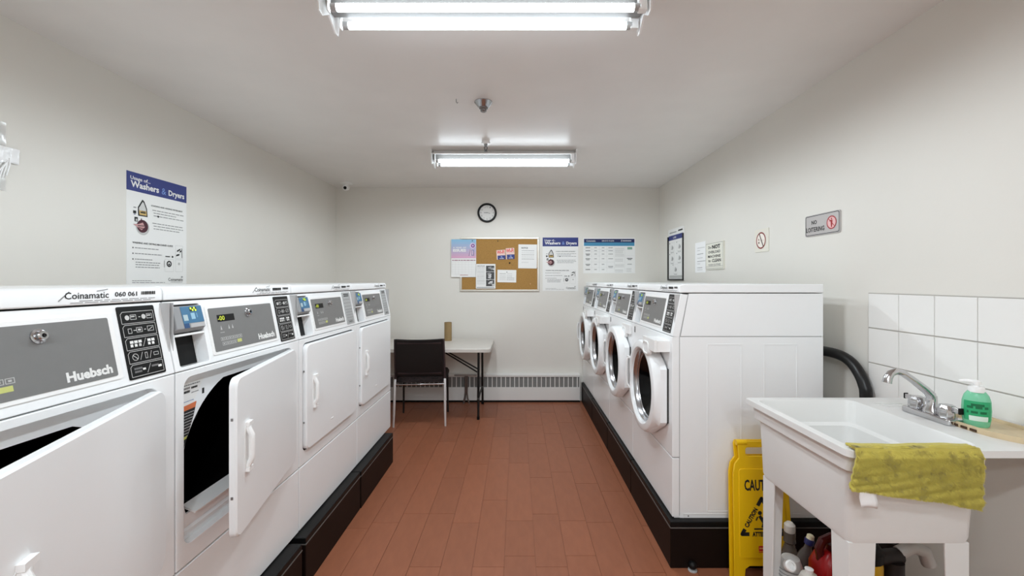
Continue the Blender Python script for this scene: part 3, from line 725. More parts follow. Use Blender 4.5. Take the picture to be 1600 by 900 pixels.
def p_bw(b, w_, h_, y):
    b.text('NOTICE', w_*.07, h_*.90, w_*.45, h_*.94, y, M_INK, .03)
    for i in range(16): b.bars(w_*.06, w_*.46, h_*(.85-.045*i), .0035, y, M_INKLG if i % 4 else M_INKG, seed=i)
    b.rect(w_*.04, w_*.94, h_*.035, h_*.06, y, M_INKG)
    rr = random.Random(4)
    b.rect(w_*.52, w_*.94, h_*.10, h_*.93, y, flat((70, 70, 70)))
    for i in range(16):
        x = w_*rr.uniform(.55, .86); z = h_*rr.uniform(.12, .88); c = rr.choice(((24, 24, 24), (210, 210, 210), (150, 150, 150)))
        b.poly([(x, z), (min(x+.03, w_*.93), z-.006), (min(x+.04, w_*.93), z+.02), (x+.005, z+.014)], y-.0004-.00002*i, flat(c))
    for z in (.68, .36): b.rect(w_*.52, w_*.94, h_*z, h_*z+.004, y-.001, M_PAPER)
sheet('photo_notice', 'black and white notice with a column of photographs at the cork board lower edge', 'notice', 743.6, 774.2, 412.5, 451, YB-.0190, p_bw)
def p_letter(b, w_, h_, y):
    b.text('NOTICE', w_*.16, h_*.82, w_*.50, h_*.885, y, M_INK, .03)
    for i, z in enumerate((.73, .64, .56, .47, .38, .24)): b.bars(w_*.18, w_*(.86 if i != 5 else .55), h_*z, .0045, y, M_INKLG if i % 2 else M_INKG, seed=i)
sheet('letter_sheet', 'plain white letter pinned in the upper right corner of the cork board', 'notice', 809.6, 838.8, 381.8, 419.2, YP-.0002, p_letter, tilt=.012)
def p_card(b, w_, h_, y):
    b.poly(circ(w_*.5, h_*.82, .006, 10), y, M_INKG)
    for i, z in enumerate((.68, .55, .44, .33, .20)): b.bars(w_*.12, w_*.45, h_*z, .004, y, M_INKG if i == 0 else M_INKLG, seed=i); b.bars(w_*.5, w_*(.9 if i > 2 else .78), h_*z, .004, y, M_INKLG if i < 3 else M_INKG, seed=i+8)
sheet('info_card', 'small landscape white card pinned near the middle bottom of the cork board', 'card', 777, 806.5, 421.5, 441, YP-.0002, p_card, tilt=.015)
def p_wifi(b, w_, h_, y):
    rd = flat((226, 84, 78)); pk = flat((236, 190, 180))
    b.rect(0, w_*.96, h_*.46, h_*.52, y-.0003, pk); b.text('Wi-Fi', w_*.03, h_*.58, w_*.92, h_*.96, y-.0003, rd, .04)
    b.rect(w_*.10, w_, 0, h_*.42, y, M_NAVY); b.text('code', w_*.30, h_*.06, w_*.80, h_*.18, y-.0003, M_INKW, .02); b.poly(circ(w_*.55, h_*.27, h_*.10, 14, rz=h_*.09), y-.0003, flat((120, 140, 200)))
WB = flat((232, 214, 206))
sheet('wifi_flyer', 'left of the two small red and blue flyers on the cork board', 'flyer', 776.4, 790, 391, 405.8, YP-.0002, p_wifi, tilt=-.06, base=WB)
sheet('wifi_flyer', 'right of the two small red and blue flyers on the cork board', 'flyer', 791, 804.2, 388, 405.2, YP-.0002, p_wifi, tilt=-.05, base=WB)
pin(*at(738.5, 376.5, YB), lab='dark push pin at the top of the calendar', y=YB-.0203); pin(*at(778, 376.8, YB), lab='small dark push pin alone near the top of the cork'); pin(*at(796.4, 411, YB), lab='larger black push pin below the right flyer', r=.009); pin(*at(800.8, 413.5, YB), lab='tiny brown push pin beside the black one', r=.005, col=M_KRAFT)
pin(*at(839.2, 419.2, YB), lab='black push pin at the letter corner by the frame', r=.005, y=YP-.0015); pin(*at(828.5, 443.5, YB), lab='pale push pin in the bare lower right cork', r=.006, col=flat((222, 180, 130)))

# clock
x, z = at(761.2, 332.8, YB)
t = thing('wall_clock', 'round white wall clock with thick black rim above the cork board', 'clock', (x, YB, z))
obj('clock_rim', MB().lathe([(.106, 0), (.106, -.022), (.100, -.030), (.090, -.030), (.084, -.018), (.084, 0)], M_BLACK, axis='y', n=40, cap0=False, cap1=False), t)
fc = MB(); fc.lathe([(.088, 0), (.088, -.012)], M_PAPER, axis='y', n=40)
for i in range(12):
    a = PI/2-i*PI/6; r = .068; s_ = str(12 if i == 0 else i); hw = .006*len(s_)
    fc.text(s_, r*math.cos(a)-hw, r*math.sin(a)-.008, r*math.cos(a)+hw, r*math.sin(a)+.008, -.0125, M_INKG, .0)
obj('clock_face', fc, t)
obj('clock_hands', MB().box(-.034, .006, -.016, -.0145, -.003, .003, M_INKG).prism([(-.004, .003), (.034, -.012), (.036, -.008), (-.002, .006)], -.018, -.0165, M_INKG), t)

# security camera, sprinklers, hook
t = thing('security_camera', 'small white security camera on the ceiling in the left back corner', 'camera', (-1.80, 4.52, ZC))
obj('mount_plate', MB().lathe([(.062, 0), (.062, -.008), (.02, -.016), (.018, -.030)], M_WHITE2, n=24), t)
hb = MB(); hb.T = Matrix.Translation((0, -.005, -.050)) @ Matrix.Rotation(math.radians(12), 4, 'X')
hb.lathe([(.006, .035), (.026, .03), (.030, .0), (.028, -.03), (.018, -.031)], M_WHITE2, axis='y', n=20, cap0=True)
obj('camera_body', hb, t)
lb = MB(); lb.T = Matrix.Translation((0, -.005, -.050)) @ Matrix.Rotation(math.radians(12), 4, 'X'); lb.lathe([(.017, -.0312), (.015, -.036), (.003, -.037)], M_BLACK, axis='y', n=16); obj('camera_lens', lb, t)
def sprinkler(x, y, lab, pend):
    t = thing('sprinkler', lab, 'sprinkler', (x, y, ZC))
    if not pend:
        obj('escutcheon', MB().lathe([(.052, 0), (.052, -.004), (.047, -.010), (.030, -.032), (.026, -.034)], M_CHROME2, n=28), t)
        obj('sprinkler_head', MB().lathe([(.026, -.034), (.026, -.040), (.018, -.044), (.018, -.054), (.012, -.058)], M_STEEL, n=20), t)
    else:
        obj('escutcheon', MB().lathe([(.030, 0), (.034, -.010), (.033, -.018), (.012, -.020)], M_WHITE2, n=24), t)
        b = MB().lathe([(.013, -.018), (.013, -.030), (.007, -.036)], M_STEEL, n=14)
        for s_ in (-1, 1): b.tube([(s_*.005, 0, -.034), (s_*.011, 0, -.045), (s_*.010, 0, -.056), (s_*.002, 0, -.066)], .0028, M_DARKMETAL, 6)
        b.cyl((0, 0, -.036), (0, 0, -.07), .0025, M_STEEL, 8); b.lathe([(.012, -.069), (.013, -.072)], M_DARKMETAL, n=14)
        obj('sprinkler_head', b, t)
sprinkler(-.194, 2.47, 'recessed conical chrome sprinkler on the ceiling between the two lights', False)
sprinkler(-.232, 3.17, 'pendent sprinkler with exposed frame hanging close before the far ceiling light', True)
tag(obj('ceiling_hook', MB().tube([(0, 0, 0), (0, 0, -.018), (.006, 0, -.024), (.010, 0, -.018)], .0022, M_STEEL, 6), loc=(-.345, 2.43, ZC)), 'tiny wire hook in the ceiling left of the conical sprinkler', 'hook')

# plastic sleeve with tape on the left wall
M_PLAST = mat('clear_plastic', (245, 245, 245), .15, trans=.55, alpha=.75, bump=.5, bscale=12)
t = thing('plastic_sleeve', 'clear plastic sleeve taped on the left wall at the photo edge', 'sleeve', (XL, 1.43, 1.67), RL)
b = MB(); nx, nz = 12, 14; rr = random.Random(5); V = []; 
for j in range(nz+1):
    for i in range(nx+1): V.append((i/nx*.243, -.003-.006*rr.random()*(1 if 0 < i < nx else .3), j/nz*.266))
b.add(V, [(j*(nx+1)+i, j*(nx+1)+i+1, (j+1)*(nx+1)+i+1, (j+1)*(nx+1)+i) for j in range(nz) for i in range(nx)], M_PLAST)
obj('sheet', b, t)
M_TAPE = mat('white_tape', (238, 238, 238), .25, bump=.6, bscale=40)
b = MB(); V = []
for j in range(9):
    for i in range(9): V.append((.205+i/8*.078-.02*(j/8)*(i < 2), -.006-.006*rr.random(), .105+j/8*.068+i*.002*(1 if j == 0 else 0)))
b.add(V, [(j*9+i, j*9+i+1, (j+1)*9+i+1, (j+1)*9+i) for j in range(8) for i in range(8)], M_TAPE)
for q in range(5): b.tube([(.19+q*.012, -.011, .02+q*.01), (.20+q*.012, -.013, .06+q*.012), (.225+q*.006, -.011, .09+q*.01)], .0025, M_TAPE, 5)
obj('tape_patch', b, t, label='crumpled white tape patch')

# right wall signs
def rsign(name, lab, cat, Yfar, Ynear, z0, z1, thick, base, pm, r=0.0):
    t = thing(name, lab, cat, (XR, Yfar, z0), RR); w_ = Yfar-Ynear; h_ = z1-z0
    obj('plate', MB().prism(rrect(0, w_, 0, h_, max(r, .0005), 4), -thick, 0, base), t)
    b = MB(); pm(b, w_, h_, -thick-.0006); obj('print', b, t); return t, w_, h_
def p_loiter(b, w_, h_, y):
    f = rrect(.004, w_-.004, .004, h_-.004, .010, 4); g = rrect(.007, w_-.007, .007, h_-.007, .008, 4); n = len(f)
    b.add([(x, y, z) for x, z in f+g], [(i, (i+1) % n, n+(i+1) % n, n+i) for i in range(n)], M_INK)
    b.text('NO', w_*.20, h_*.55, w_*.36, h_*.74, y, M_INK, .025); b.text('LOITERING', w_*.04, h_*.20, w_*.58, h_*.42, y, M_INK, .02)
    rd = flat((170, 52, 56)); cx, cz = w_*.78, h_*.50; R = h_*.30
    b.poly(circ(cx, cz, R*.95, 24), y, flat((232, 186, 186))); b.ring(cx, cz, R*.84, R, y-.0006, rd, 28)
    b.poly(circ(cx, cz+R*.55, R*.13, 10), y-.0004, rd); b.poly([(cx-R*.22, cz+R*.38), (cx+R*.2, cz+R*.38), (cx+R*.18, cz-R*.1), (cx+R*.12, cz-R*.72), (cx-R*.1, cz-R*.72), (cx-R*.16, cz-R*.1)], y-.0004, rd)
    b.line((cx-R*.2, cz+R*.32), (cx-R*.45, cz+R*.2), R*.12, y-.0004, rd); b.line((cx-R*.62, cz+R*.62), (cx+R*.62, cz-R*.62), R*.10, y-.0008, rd)
rsign('loitering_sign', 'grey metal no loitering sign with red prohibition circle, nearest on the right wall', 'sign', 2.323, 2.073, 1.556, 1.667, .006, mat('sign_aluminium', (186, 182, 180), .4, metal=.15), p_loiter, .010)
def p_smoke(b, w_, h_, y):
    rd = flat((140, 60, 58)); cx, cz, R = w_*.47, h_*.50, w_*.35
    b.poly(circ(cx, cz, R, 24), y, flat((240, 232, 222))); b.ring(cx, cz, R*.84, R, y-.0006, rd, 28); b.line((cx-R*.35, cz+R*.85), (cx+R*.5, cz-R*.75), R*.14, y-.0008, flat((74, 52, 48)))
    b.poly(circ(cx-R*.45, cz+R*.12, R*.12, 10), y-.0004, flat((150, 120, 110))); b.poly(circ(cx-R*.42, cz-R*.25, R*.13, 10), y-.0004, flat((90, 74, 66))); b.rect(cx-R*.3, cx+R*.6, cz-R*.06, cz+R*.06, y-.0003, flat((226, 214, 204)))
rsign('no_smoking_sign', 'small cream square sign with red prohibition circle on the right wall', 'sign', 2.818, 2.665, 1.506, 1.652, .005, flat((226, 222, 210)), p_smoke)
def p_over(b, w_, h_, y):
    b.frame(.004, w_-.004, .006, h_-.004, .003, y, M_INKG); b.rect(.004, w_-.004, .022, .024, y, M_INKG)
    b.text('Do', w_*.16, h_*.78, w_*.33, h_*.88, y, M_INK, .02); b.text('NOT', w_*.38, h_*.76, w_*.84, h_*.91, y, M_INK, .05)
    b.text('OVERLOAD', w_*.16, h_*.60, w_*.84, h_*.70, y, M_INK, .02); b.text('MACHINE', w_*.14, h_*.44, w_*.86, h_*.54, y, M_INK, .02)
    b.text('to', w_*.16, h_*.28, w_*.30, h_*.37, y, M_INK, .02); b.text('CLEAN', w_*.38, h_*.27, w_*.88, h_*.39, y, M_INK, .03); b.text('YOUR CLOTHES', w_*.16, h_*.13, w_*.86, h_*.21, y, M_INKG, .02)
rsign('overload_sign', 'cream sign with black do not overload lettering in a thin grey frame', 'sign', 3.535, 3.235, 1.412, 1.625, .012, flat((230, 228, 216)), p_over)
def p_list(b, w_, h_, y):
    for i, z in enumerate((.80, .72, .60, .47, .36, .28, .15, .08)): b.bars(w_*.22, w_*((.95, .5, .8, .75, 1.0, .5, .72, .72)[i]), h_*z, .005, y, M_INKG if i in (2, 4, 6) else M_INKLG, seed=i)
rsign('notice_sheet', 'thin white typed sheet taped left of the do not overload sign', 'notice', 3.770, 3.566, 1.392, 1.652, .0012, mat('bright_paper', (240, 240, 240), .7), p_list)
t = thing('framed_notice', 'tall dark framed instructions with navy header on the right wall above the far washers', 'notice', (XR, 4.43, 1.325), RR)
w_, h_ = .41, .50
obj('backing_sheet', MB().box(.0, w_, -.004, 0, .0, .517, M_PAPER), t)
for a in ((0, w_, 0, .016), (0, .012, .016, .445), (w_-.012, w_, .016, .445)): obj('frame_rail', MB().box(a[0], a[1], -.016, -.004, a[2], a[3], M_DARKMETAL), t)
b = MB(); y = -.0050
b.text('INSTRUCTIONS FOR USE', .04, .475, .22, .485, y, M_INK, .02); b.bars(.27, .38, .478, .014, y, M_INK)
b.rect(.012, w_-.012, .405, .452, y, M_NAVY); b.text('USE', .14, .418, .22, .436, y-.0005, M_INKW, .02)
for (x, z) in ((.05, .29), (.24, .29), (.05, .18), (.24, .18), (.14, .07)):
    b.frame(x, x+.12, z, z+.09, .0015, y, M_INKLG); b.poly([(x+.03, z+.02), (x+.08, z+.015), (x+.09, z+.05), (x+.05, z+.065)], y, M_INKLG); b.poly(circ(x+.08, z+.035, .012, 10), y-.0004, M_INKG); b.rect(x-.012, x-.002, z+.08, z+.09, y, M_INK); b.bars(x+.02, x+.10, z-.012, .005, y, M_INKG)
b.rect(.03, w_-.03, .024, .05, y, M_INKLG)
obj('print', b, t)

# ------------------------------------------------------------------ baseboard heater on the back wall
hx0, hx1, HY = XL, .684, YB-.070
t = thing('baseboard_heater', 'long white baseboard heater with barred grille along the back wall', 'heater', (hx0, YB, 0)); Lh = hx1-hx0
b = MB(); pr = [(0, .305), (-.055, .305), (-.070, .297), (-.070, .278), (-.066, .275), (-.066, .290), (0, .295)]
b.loft([[(x, y, z) for y, z in pr] for x in (0, Lh)], M_HEAT); obj('top_cover', b, t)
obj('mesh_backing', MB().box(0, Lh-.004, -.058, -.02, .15, .285, M_MESH), t)
joint = -.435-hx0
obj('front_panel', MB().box(0, joint, -.070, -.062, .022, .165, M_HEAT), t, bevel=.003); obj('front_panel', MB().box(joint+.004, Lh, -.070, -.062, .022, .165, M_HEAT), t, bevel=.003)
obj('end_cap', MB().box(Lh-.006, Lh, -.0695, 0, .02, .300, M_HEAT), t)
obj('base_strip', MB().box(0, Lh, -.060, -.002, 0, .022, M_BLACK), t)
bm_ = MB().box(-.0045, .0045, -.0695, -.062, .163, .279, M_HEAT).mesh('grille_bar')
n = int(Lh/.0487)
for i in range(n): obj('grille_bar', bm_, t, loc=(Lh-.03-i*.0487, 0, 0))

# ------------------------------------------------------------------ folding table, roll, chair
TZ = .698; tx0, tx1, ty0, ty1 = -1.96, -.245, 3.93, 4.645
t = thing('folding_table', 'pale grey folding table with black legs against the back wall', 'table', ((tx0+tx1)/2, (ty0+ty1)/2, 0))
hw, hd = (tx1-tx0)/2, (ty1-ty0)/2
top = [(x, z) for x, z in rrect(-hw, hw, -hd, hd, .045, 5)]
b = MB(); ins = lambda k: [(x*(1-k/hw), y*(1-k/hd)) for x, y in top]
b.loft([[(x, y, TZ-.036) for x, y in ins(.006)], [(x, y, TZ-.034) for x, y in top], [(x, y, TZ-.006) for x, y in top], [(x, y, TZ) for x, y in ins(.006)]], M_TABLE); obj('tabletop', b, t)
for sx in (-1, 1):
    xl = sx*(hw-.125)
    for sy, yy in ((-1, 4.085), (1, 4.60)):
        yl = yy-(ty0+ty1)/2
        obj('leg', MB().tube([(xl, yl*.86, TZ-.036), (xl, yl*.90, .30), (xl, yl, .012)], .0115, M_DARKMETAL, 10), t)
        obj('leg_tip', MB().cyl((xl, yl, 0), (xl, yl, .03), .0135, M_BLACK, 10), t)
    obj('leg_crossbar', MB().tube([(xl, -.26, .20), (xl, .26, .20)], .009, M_DARKMETAL, 8), t)
    xm = sx*(hw-.40)
    for dy in (-.26, .0):
        obj('brace', MB().tube([(sx*(hw-.53), dy*.3, TZ-.04), (xl-sx*.005, dy, .43+(.035 if dy else 0))], .0075, M_DARKMETAL, 8), t)
# slim folded stand behind the table
x, _ = at(727, 630, 4.63)
t = thing('folded_stand', 'slim dull metal stand leg under the table before the heater', 'stand', (-.555, 4.615, 0))
b = MB().tube([(0, 0, .30), (0, 0, .12), (-.008, 0, .06), (-.022, 0, 0)], .011, M_STEEL, 8); obj('stand_leg', b, t)
obj('stand_leg', MB().tube([(.018, 0, .30), (.016, 0, .12), (.022, 0, .06), (.04, 0, 0)], .008, M_STEEL, 8), t)
obj('stand_top', MB().box(-.12, .12, -.015, .015, .30, .312, M_STEEL), t)
# cardboard roll
t = thing('cardboard_tube', 'brown cardboard tube standing upright on the table behind the chair', 'tube', (-.720, 4.47, TZ))
b = MB().lathe([(.038, 0), (.038, .192), (.034, .192), (.034, .004)], M_KRAFT, n=28); obj('tube_body', b, t)

# chair, its back to the camera
t = thing('stacking_chair', 'black vinyl chair with chrome legs pulled up to the table', 'chair', (-.885, 3.90, 0), math.radians(4.5))
cw = .225
for sx in (-1, 1):
    obj('rear_leg', MB().tube([(sx*cw*.99, .02, .425), (sx*cw, .012, .39), (sx*(cw+.003), -.008, .15), (sx*(cw+.007), -.018, .0)], [.012, .0125, .0115, .009], M_CHROMEL, 12), t)
    obj('front_leg', MB().tube([(sx*(cw-.01), .40, .40), (sx*(cw-.005), .41, .0)], [.011, .009], M_DARKMETAL, 10), t)
    obj('back_post', MB().tube([(sx*(cw-.005), .03, .40), (sx*(cw-.005), .012, .55), (sx*(cw-.008), -.018, .70), (sx*(cw-.01), -.030, .795)], .011, M_PLUM, 10), t)
obj('crossbar', MB().tube([(-cw, .012, .378), (cw, .012, .378)], .009, M_CHROME, 10), t)
for sx in (-1, 1): obj('side_rail', MB().tube([(sx*(cw-.004), .012, .388), (sx*(cw-.010), .40, .398)], .009, M_CHROME, 10), t)
sb = MB(); 
sp = rrect(-.222, .228, .015, .455, .05, 5)
sb.loft([[(x, y, .392) for x, y in sp], [(x*1.02, y, .405) for x, y in sp], [(x*1.02, y, .425) for x, y in sp], [(x*.96, y*.98+.004, .445) for x, y in sp]], M_SEATFAB); obj('seat', sb, t)
def backslab(x0, x1, z0, z1, y0, th, m, nx=8, nz=6, bulge=.012):
    b = MB(); F = []; 
    for s_ in (0, 1):
        for j in range(nz+1):
            for i in range(nx+1):
                u, v = i/nx, j/nz; z = z0+(z1-z0)*v; yb = .012-.045*((z-.45)/.345)
                F.append((x0+(x1-x0)*u, yb+y0+bulge*(1-(2*u-1)**2)*(1 if s_ else 1)+(th if s_ else 0), z-.010*(1-(2*u-1)**2)*(v > .99)))
    N = (nx+1)*(nz+1); fs = []
    for s_ in (0, 1):
        for j in range(nz):
            for i in range(nx):
                a = s_*N+j*(nx+1)+i; q = (a, a+1, a+nx+2, a+nx+1); fs.append(q if s_ else q[::-1])
    rim = [i for i in range(nx+1)]+[j*(nx+1)+nx for j in range(1, nz+1)]+[nz*(nx+1)+i for i in range(nx-1, -1, -1)]+[j*(nx+1) for j in range(nz-1, 0, -1)]
    for a, c in zip(rim, rim[1:]+rim[:1]): fs.append((a, c, N+c, N+a))
    return b.add(F, fs, m)
obj('backrest', backslab(-.214, .214, .455, .798, -.012, .032, M_VINYL), t, bevel=.006)
pp = MB(); bw = .2
for (za, zb_) in ((.475, .490), (.752, .768)):
    pp.v += []; q = backslab(-.195, .195, za, zb_, -.018, .010, M_PLUM, 8, 1); pp.add(q.v, q.f, M_PLUM)
obj('back_piping', pp, t)

# ------------------------------------------------------------------ utility sink
SX0, SX1, SY0, SY1, SZ = .897, XR-.010, 1.160, 1.690, .860
t = sink = thing('utility_sink', 'white plastic laundry tub sink on four legs against the tiled wall', 'sink', (1.10, 1.425, 0))
O = (1.10, 1.425, 0)
def quad(x0, x1, y0, y1, z, r=.02, n=4): return [(x-O[0], y-O[1], z) for x, y in rrect(x0, x1, y0, y1, r, n)]
b = MB()
bx0, bx1, by0, by1 = .912, 1.302, 1.180, 1.672
# outside of the tub
b.loft([quad(bx0, bx1, by0, by1, SZ-.018), quad(bx0+.003, bx1, by0+.004, by1-.003, .800), quad(bx0+.004, bx1, by0+.005, by1-.004, .792), quad(bx0+.019, bx1-.010, by0+.019, by1-.014, .781), quad(bx0+.020, bx1-.010, by0+.021, by1-.015, .770), quad(bx0+.026, bx1-.012, by0+.034, by1-.022, .590), quad(bx0+.03, bx1-.016, by0+.038, by1-.026, .575)], M_SINK, False, True)
# inside of the tub with its ledge
ix0, ix1, iy0, iy1 = .925, 1.292, 1.192, 1.660
b.loft([quad(ix0, ix1, iy0, iy1, SZ-.001, .03), quad(ix0+.003, ix1-.003, iy0+.003, iy1-.003, SZ-.006, .03), quad(ix0+.012, ix1-.010, iy0+.010, iy1-.010, .778, .03), quad(ix0+.028, ix1-.024, iy0+.028, iy1-.022, .768, .03), quad(ix0+.040, ix1-.03, iy0+.045, iy1-.03, .620, .03), quad(ix0+.07, ix1-.06, iy0+.075, iy1-.06, .602, .03)], M_SINK, False, True)
obj('tub', b, t)
# rim and deck: plate with the bowl cut out
b = MB(); b.T = Matrix.Translation((0, 0, 0))
rim = MB(); rim.T = Matrix(((1, 0, 0, -O[0]), (0, 0, 1, -O[1]), (0, 1, 0, 0), (0, 0, 0, 1)))   # plate's x,z -> world x,y ; plate's y -> z
rim.plate(rrect(SX0, SX1, SY0, SY1, (.022, .006, .006, .015), 4), [rrect(ix0, ix1, iy0, iy1, .03, 4)], SZ-.020, SZ, M_SINK)
obj('rim', rim, t, bevel=.004)
rb = MB()
for q in range(3): rb.box(1.345-O[0], 1.445-O[0], 1.568+q*.02-O[1], 1.576+q*.02-O[1], SZ, SZ+.002, M_SINK)
obj('deck_rib', rb, t, bevel=.0008)
def legmesh(xa, xb, ya, yb, fx, fy):
    b = MB(); k = .30
    xm = (xa, xa+(xb-xa)*.72) if fx > 0 else (xb-(xb-xa)*.72, xb); ym = (ya, ya+(yb-ya)*.72) if fy > 0 else (yb-(yb-ya)*.72, yb)
    th = .006
    def lp(X, Y, z):
        (x0, x1), (y0, y1) = X, Y
        if fx < 0: x0, x1, s1 = x1, x0, -1
        else: s1 = 1
        if fy < 0: y0, y1, s2 = y1, y0, -1
        else: s2 = 1
        return [(px-O[0], py-O[1], z) for px, py in ((x0, y0), (x1, y0), (x1, y0+s2*th), (x0+s1*th, y0+s2*th), (x0+s1*th, y1), (x0, y1))]
    b.loft([lp((xa, xb), (ya, yb), .576), lp(xm, ym, 0)], M_SINK); return b
lx0, lx1, ly0, ly1 = bx0+.031, bx1-.016, by0+.039, by1-.027
for (xa, xb, fx) in ((lx0, lx0+.078, 1), (lx1-.07, lx1, -1)):
    for (ya, yb, fy) in ((ly0, ly0+.07, 1), (ly1-.07, ly1, -1)):
        obj('leg', legmesh(xa, xb, ya, yb, fx, fy), t, bevel=.002)
# faucet (its spout and two taps are sub-parts)
fb = obj('faucet', MB().prism_z(rrect(-.030, .030, -.085, .085, .012, 4), 0, .020, M_CHROME), t, loc=(1.392-O[0], 1.440-O[1], SZ), bevel=.005)
sp = MB().lathe([(.024, .018), (.022, .030), (.016, .042), (.0145, .075)], M_CHROME, n=20)
pts = [(0, 0, .06), (-.004, .0, .078), (-.02, 0, .094), (-.060, 0, .125), (-.095, 0, .150), (-.118, 0, .157), (-.136, 0, .150), (-.146, 0, .136), (-.150, 0, .118)]
sp.tube(pts, [.0145, .0145, .013, .0115, .0110, .0112, .0115, .0125, .0135], M_CHROME, 14); obj('spout', sp, fb)
for sy in (-1, 1):
    h = MB(); y = sy*.052
    h.lathe([(.024, .018), (.026, .026), (.024, .050), (.018, .060)], M_CHROME, (0, y, 0), n=8)
    h.box(-.006, .006, y+sy*.018, y+sy*.042, .042, .058, M_CHROME); h.box(-.007, .007, y+sy*.040, y+sy*.046, .040, .060, M_BLACK); obj('tap_handle', h, fb, bevel=.002)
# waste pipe
wp = MB().tube([(1.12-O[0], 1.45-O[1], .60), (1.12-O[0], 1.45-O[1], .46), (1.15-O[0], 1.45-O[1], .40), (1.22-O[0], 1.45-O[1], .385), (1.30-O[0], 1.46-O[1], .385)], .024, mat('brown_black_pipe', (30, 24, 22), .5, noise=.3, nscale=30), 14)
wp.cyl((1.272-O[0], 1.45-O[1], .375), (1.272-O[0], 1.45-O[1], .10), .030, MATS['brown_black_pipe'], 14)
obj('waste_pipe', wp, t, label='dark waste pipe under the tub')
obj('pipe_elbow', MB().tube([(1.300-O[0], 1.46-O[1], .395), (1.345-O[0], 1.46-O[1], .415), (1.385-O[0], 1.46-O[1], .40), (1.402-O[0], 1.46-O[1], .355)], .021, mat('grey_white_pvc', (190, 188, 184), .5), 12), t, label='pale bent plastic pipe')
# wet bag hanging on the pipe
rr = random.Random(9)
b = MB(); loops = []
for k, (z, rx) in enumerate(((.56, .03), (.50, .05), (.42, .055), (.34, .06), (.25, .055), (.17, .03))):
    loops.append([(rx*(1+.25*rr.random())*math.cos(2*PI*i/14), .04*(1+.3*rr.random())*math.sin(2*PI*i/14), z-.17) for i in range(14)])
b.loft(loops, mat('dark_cloth', (40, 36, 32), .9, noise=.5, nscale=25)); o = obj('cloth_bundle', b, loc=(1.262, 1.53, .0))
tag(o, 'crumpled dark cloth bundle under the sink beside the waste pipe', 'cloth'); o.location = (1.335, 1.56, 0)

# towel over the near rim
tw = thing('towel', 'olive green plush towel hanging over the near rim of the sink', 'towel', (1.08, SY0, .80))
nx, nz = 60, 34
def towel_pt(u, s_, off=0.0):
    """u across 0..1, s_ along the cloth: <0 lies on the rim top, >0 hangs; off = out of the cloth"""
    xl = .909-.020*max(s_, 0); xr = 1.243-.010*max(s_, 0)
    drop = .100+.052*u-.004*math.sin(PI*u)
    wv = .004*math.sin(9*u+1.5)+.003*math.sin(23*u+s_*30)
    x = xl+(xr-xl)*u
    if s_ < 0: return (x, SY0-.008-s_*.045+0, SZ+.008+off+wv*.3)
    d = s_*drop; a = min(d/.012, 1)
    return (x, SY0-.006-.010*a-off+wv*(s_), SZ+.008-.004*a-d)
b = MB(); V = []
for j in range(nz+1):
    s_ = -1+2.0*j/nz if False else (-.8+(j/nz)*1.8)
    s_ = s_ if s_ >= 0 else s_
    for i in range(nx+1):
        p = towel_pt(i/nx, s_); V.append((p[0]-1.08, p[1]-SY0, p[2]-.80))
b.add(V, [(j*(nx+1)+i, j*(nx+1)+i+1, (j+1)*(nx+1)+i+1, (j+1)*(nx+1)+i) for j in range(nz) for i in range(nx)], M_TOWEL)
cl = obj('cloth', b, tw); sm = cl.modifiers.new('solid', 'SOLIDIFY'); sm.thickness = .006; sm.offset = 0
from mathutils import noise as mn
V = []; F = []; rr = random.Random(11)
for k in range(70000):
    u = rr.random(); s_ = rr.uniform(-.35, 1.0)
    p = Vector(towel_pt(u, s_, .003)); q = Vector((p.x*95, p.z*95, 3.1))
    a = mn.noise(q*.5)*1.0+mn.noise(q*2.2)*.8+rr.uniform(-.7, .7)-PI/2; L_ = .0058+.0022*rr.random()
    d = Vector((math.cos(a), 0, math.sin(a))); nrm = Vector((0, -1, 0)) if s_ > 0 else Vector((0, -.4, .9)).normalized()
    tip = p+d*L_*.8+nrm*L_*(.62+.15*mn.noise(q*1.3)+rr.uniform(-.15, .15)); side = d.cross(nrm).normalized()*.0010
    o_ = Vector((1.08, SY0, .80)); n_ = len(V)
    V += [tuple(p-side-o_), tuple(p+side-o_), tuple(tip-o_)]; F.append((n_, n_+1, n_+2))
pb = MB(); pb.add(V, F, M_PILE); me = bpy.data.meshes.new('pile'); me.from_pydata(pb.v, [], pb.f); me.materials.append(M_PILE)
obj('pile', me, tw, kind='stuff')
b = MB(); V = []
for j in range(7):
    for i in range(6): V.append((-.166+i*.0092-.002*math.sin(j*.9), -.0175-.0016*math.sin(j*1.3+i*.7), -.036-j*.0078+.002*math.sin(i*.8)-i*.0008))
b.add(V, [(j*6+i, j*6+i+1, (j+1)*6+i+1, (j+1)*6+i) for j in range(6) for i in range(5)], mat('care_tag_white', (240, 240, 240), .6)); o = obj('care_tag', b, tw, label='white satin care tag'); sm = o.modifiers.new('solid', 'SOLIDIFY'); sm.thickness = .001

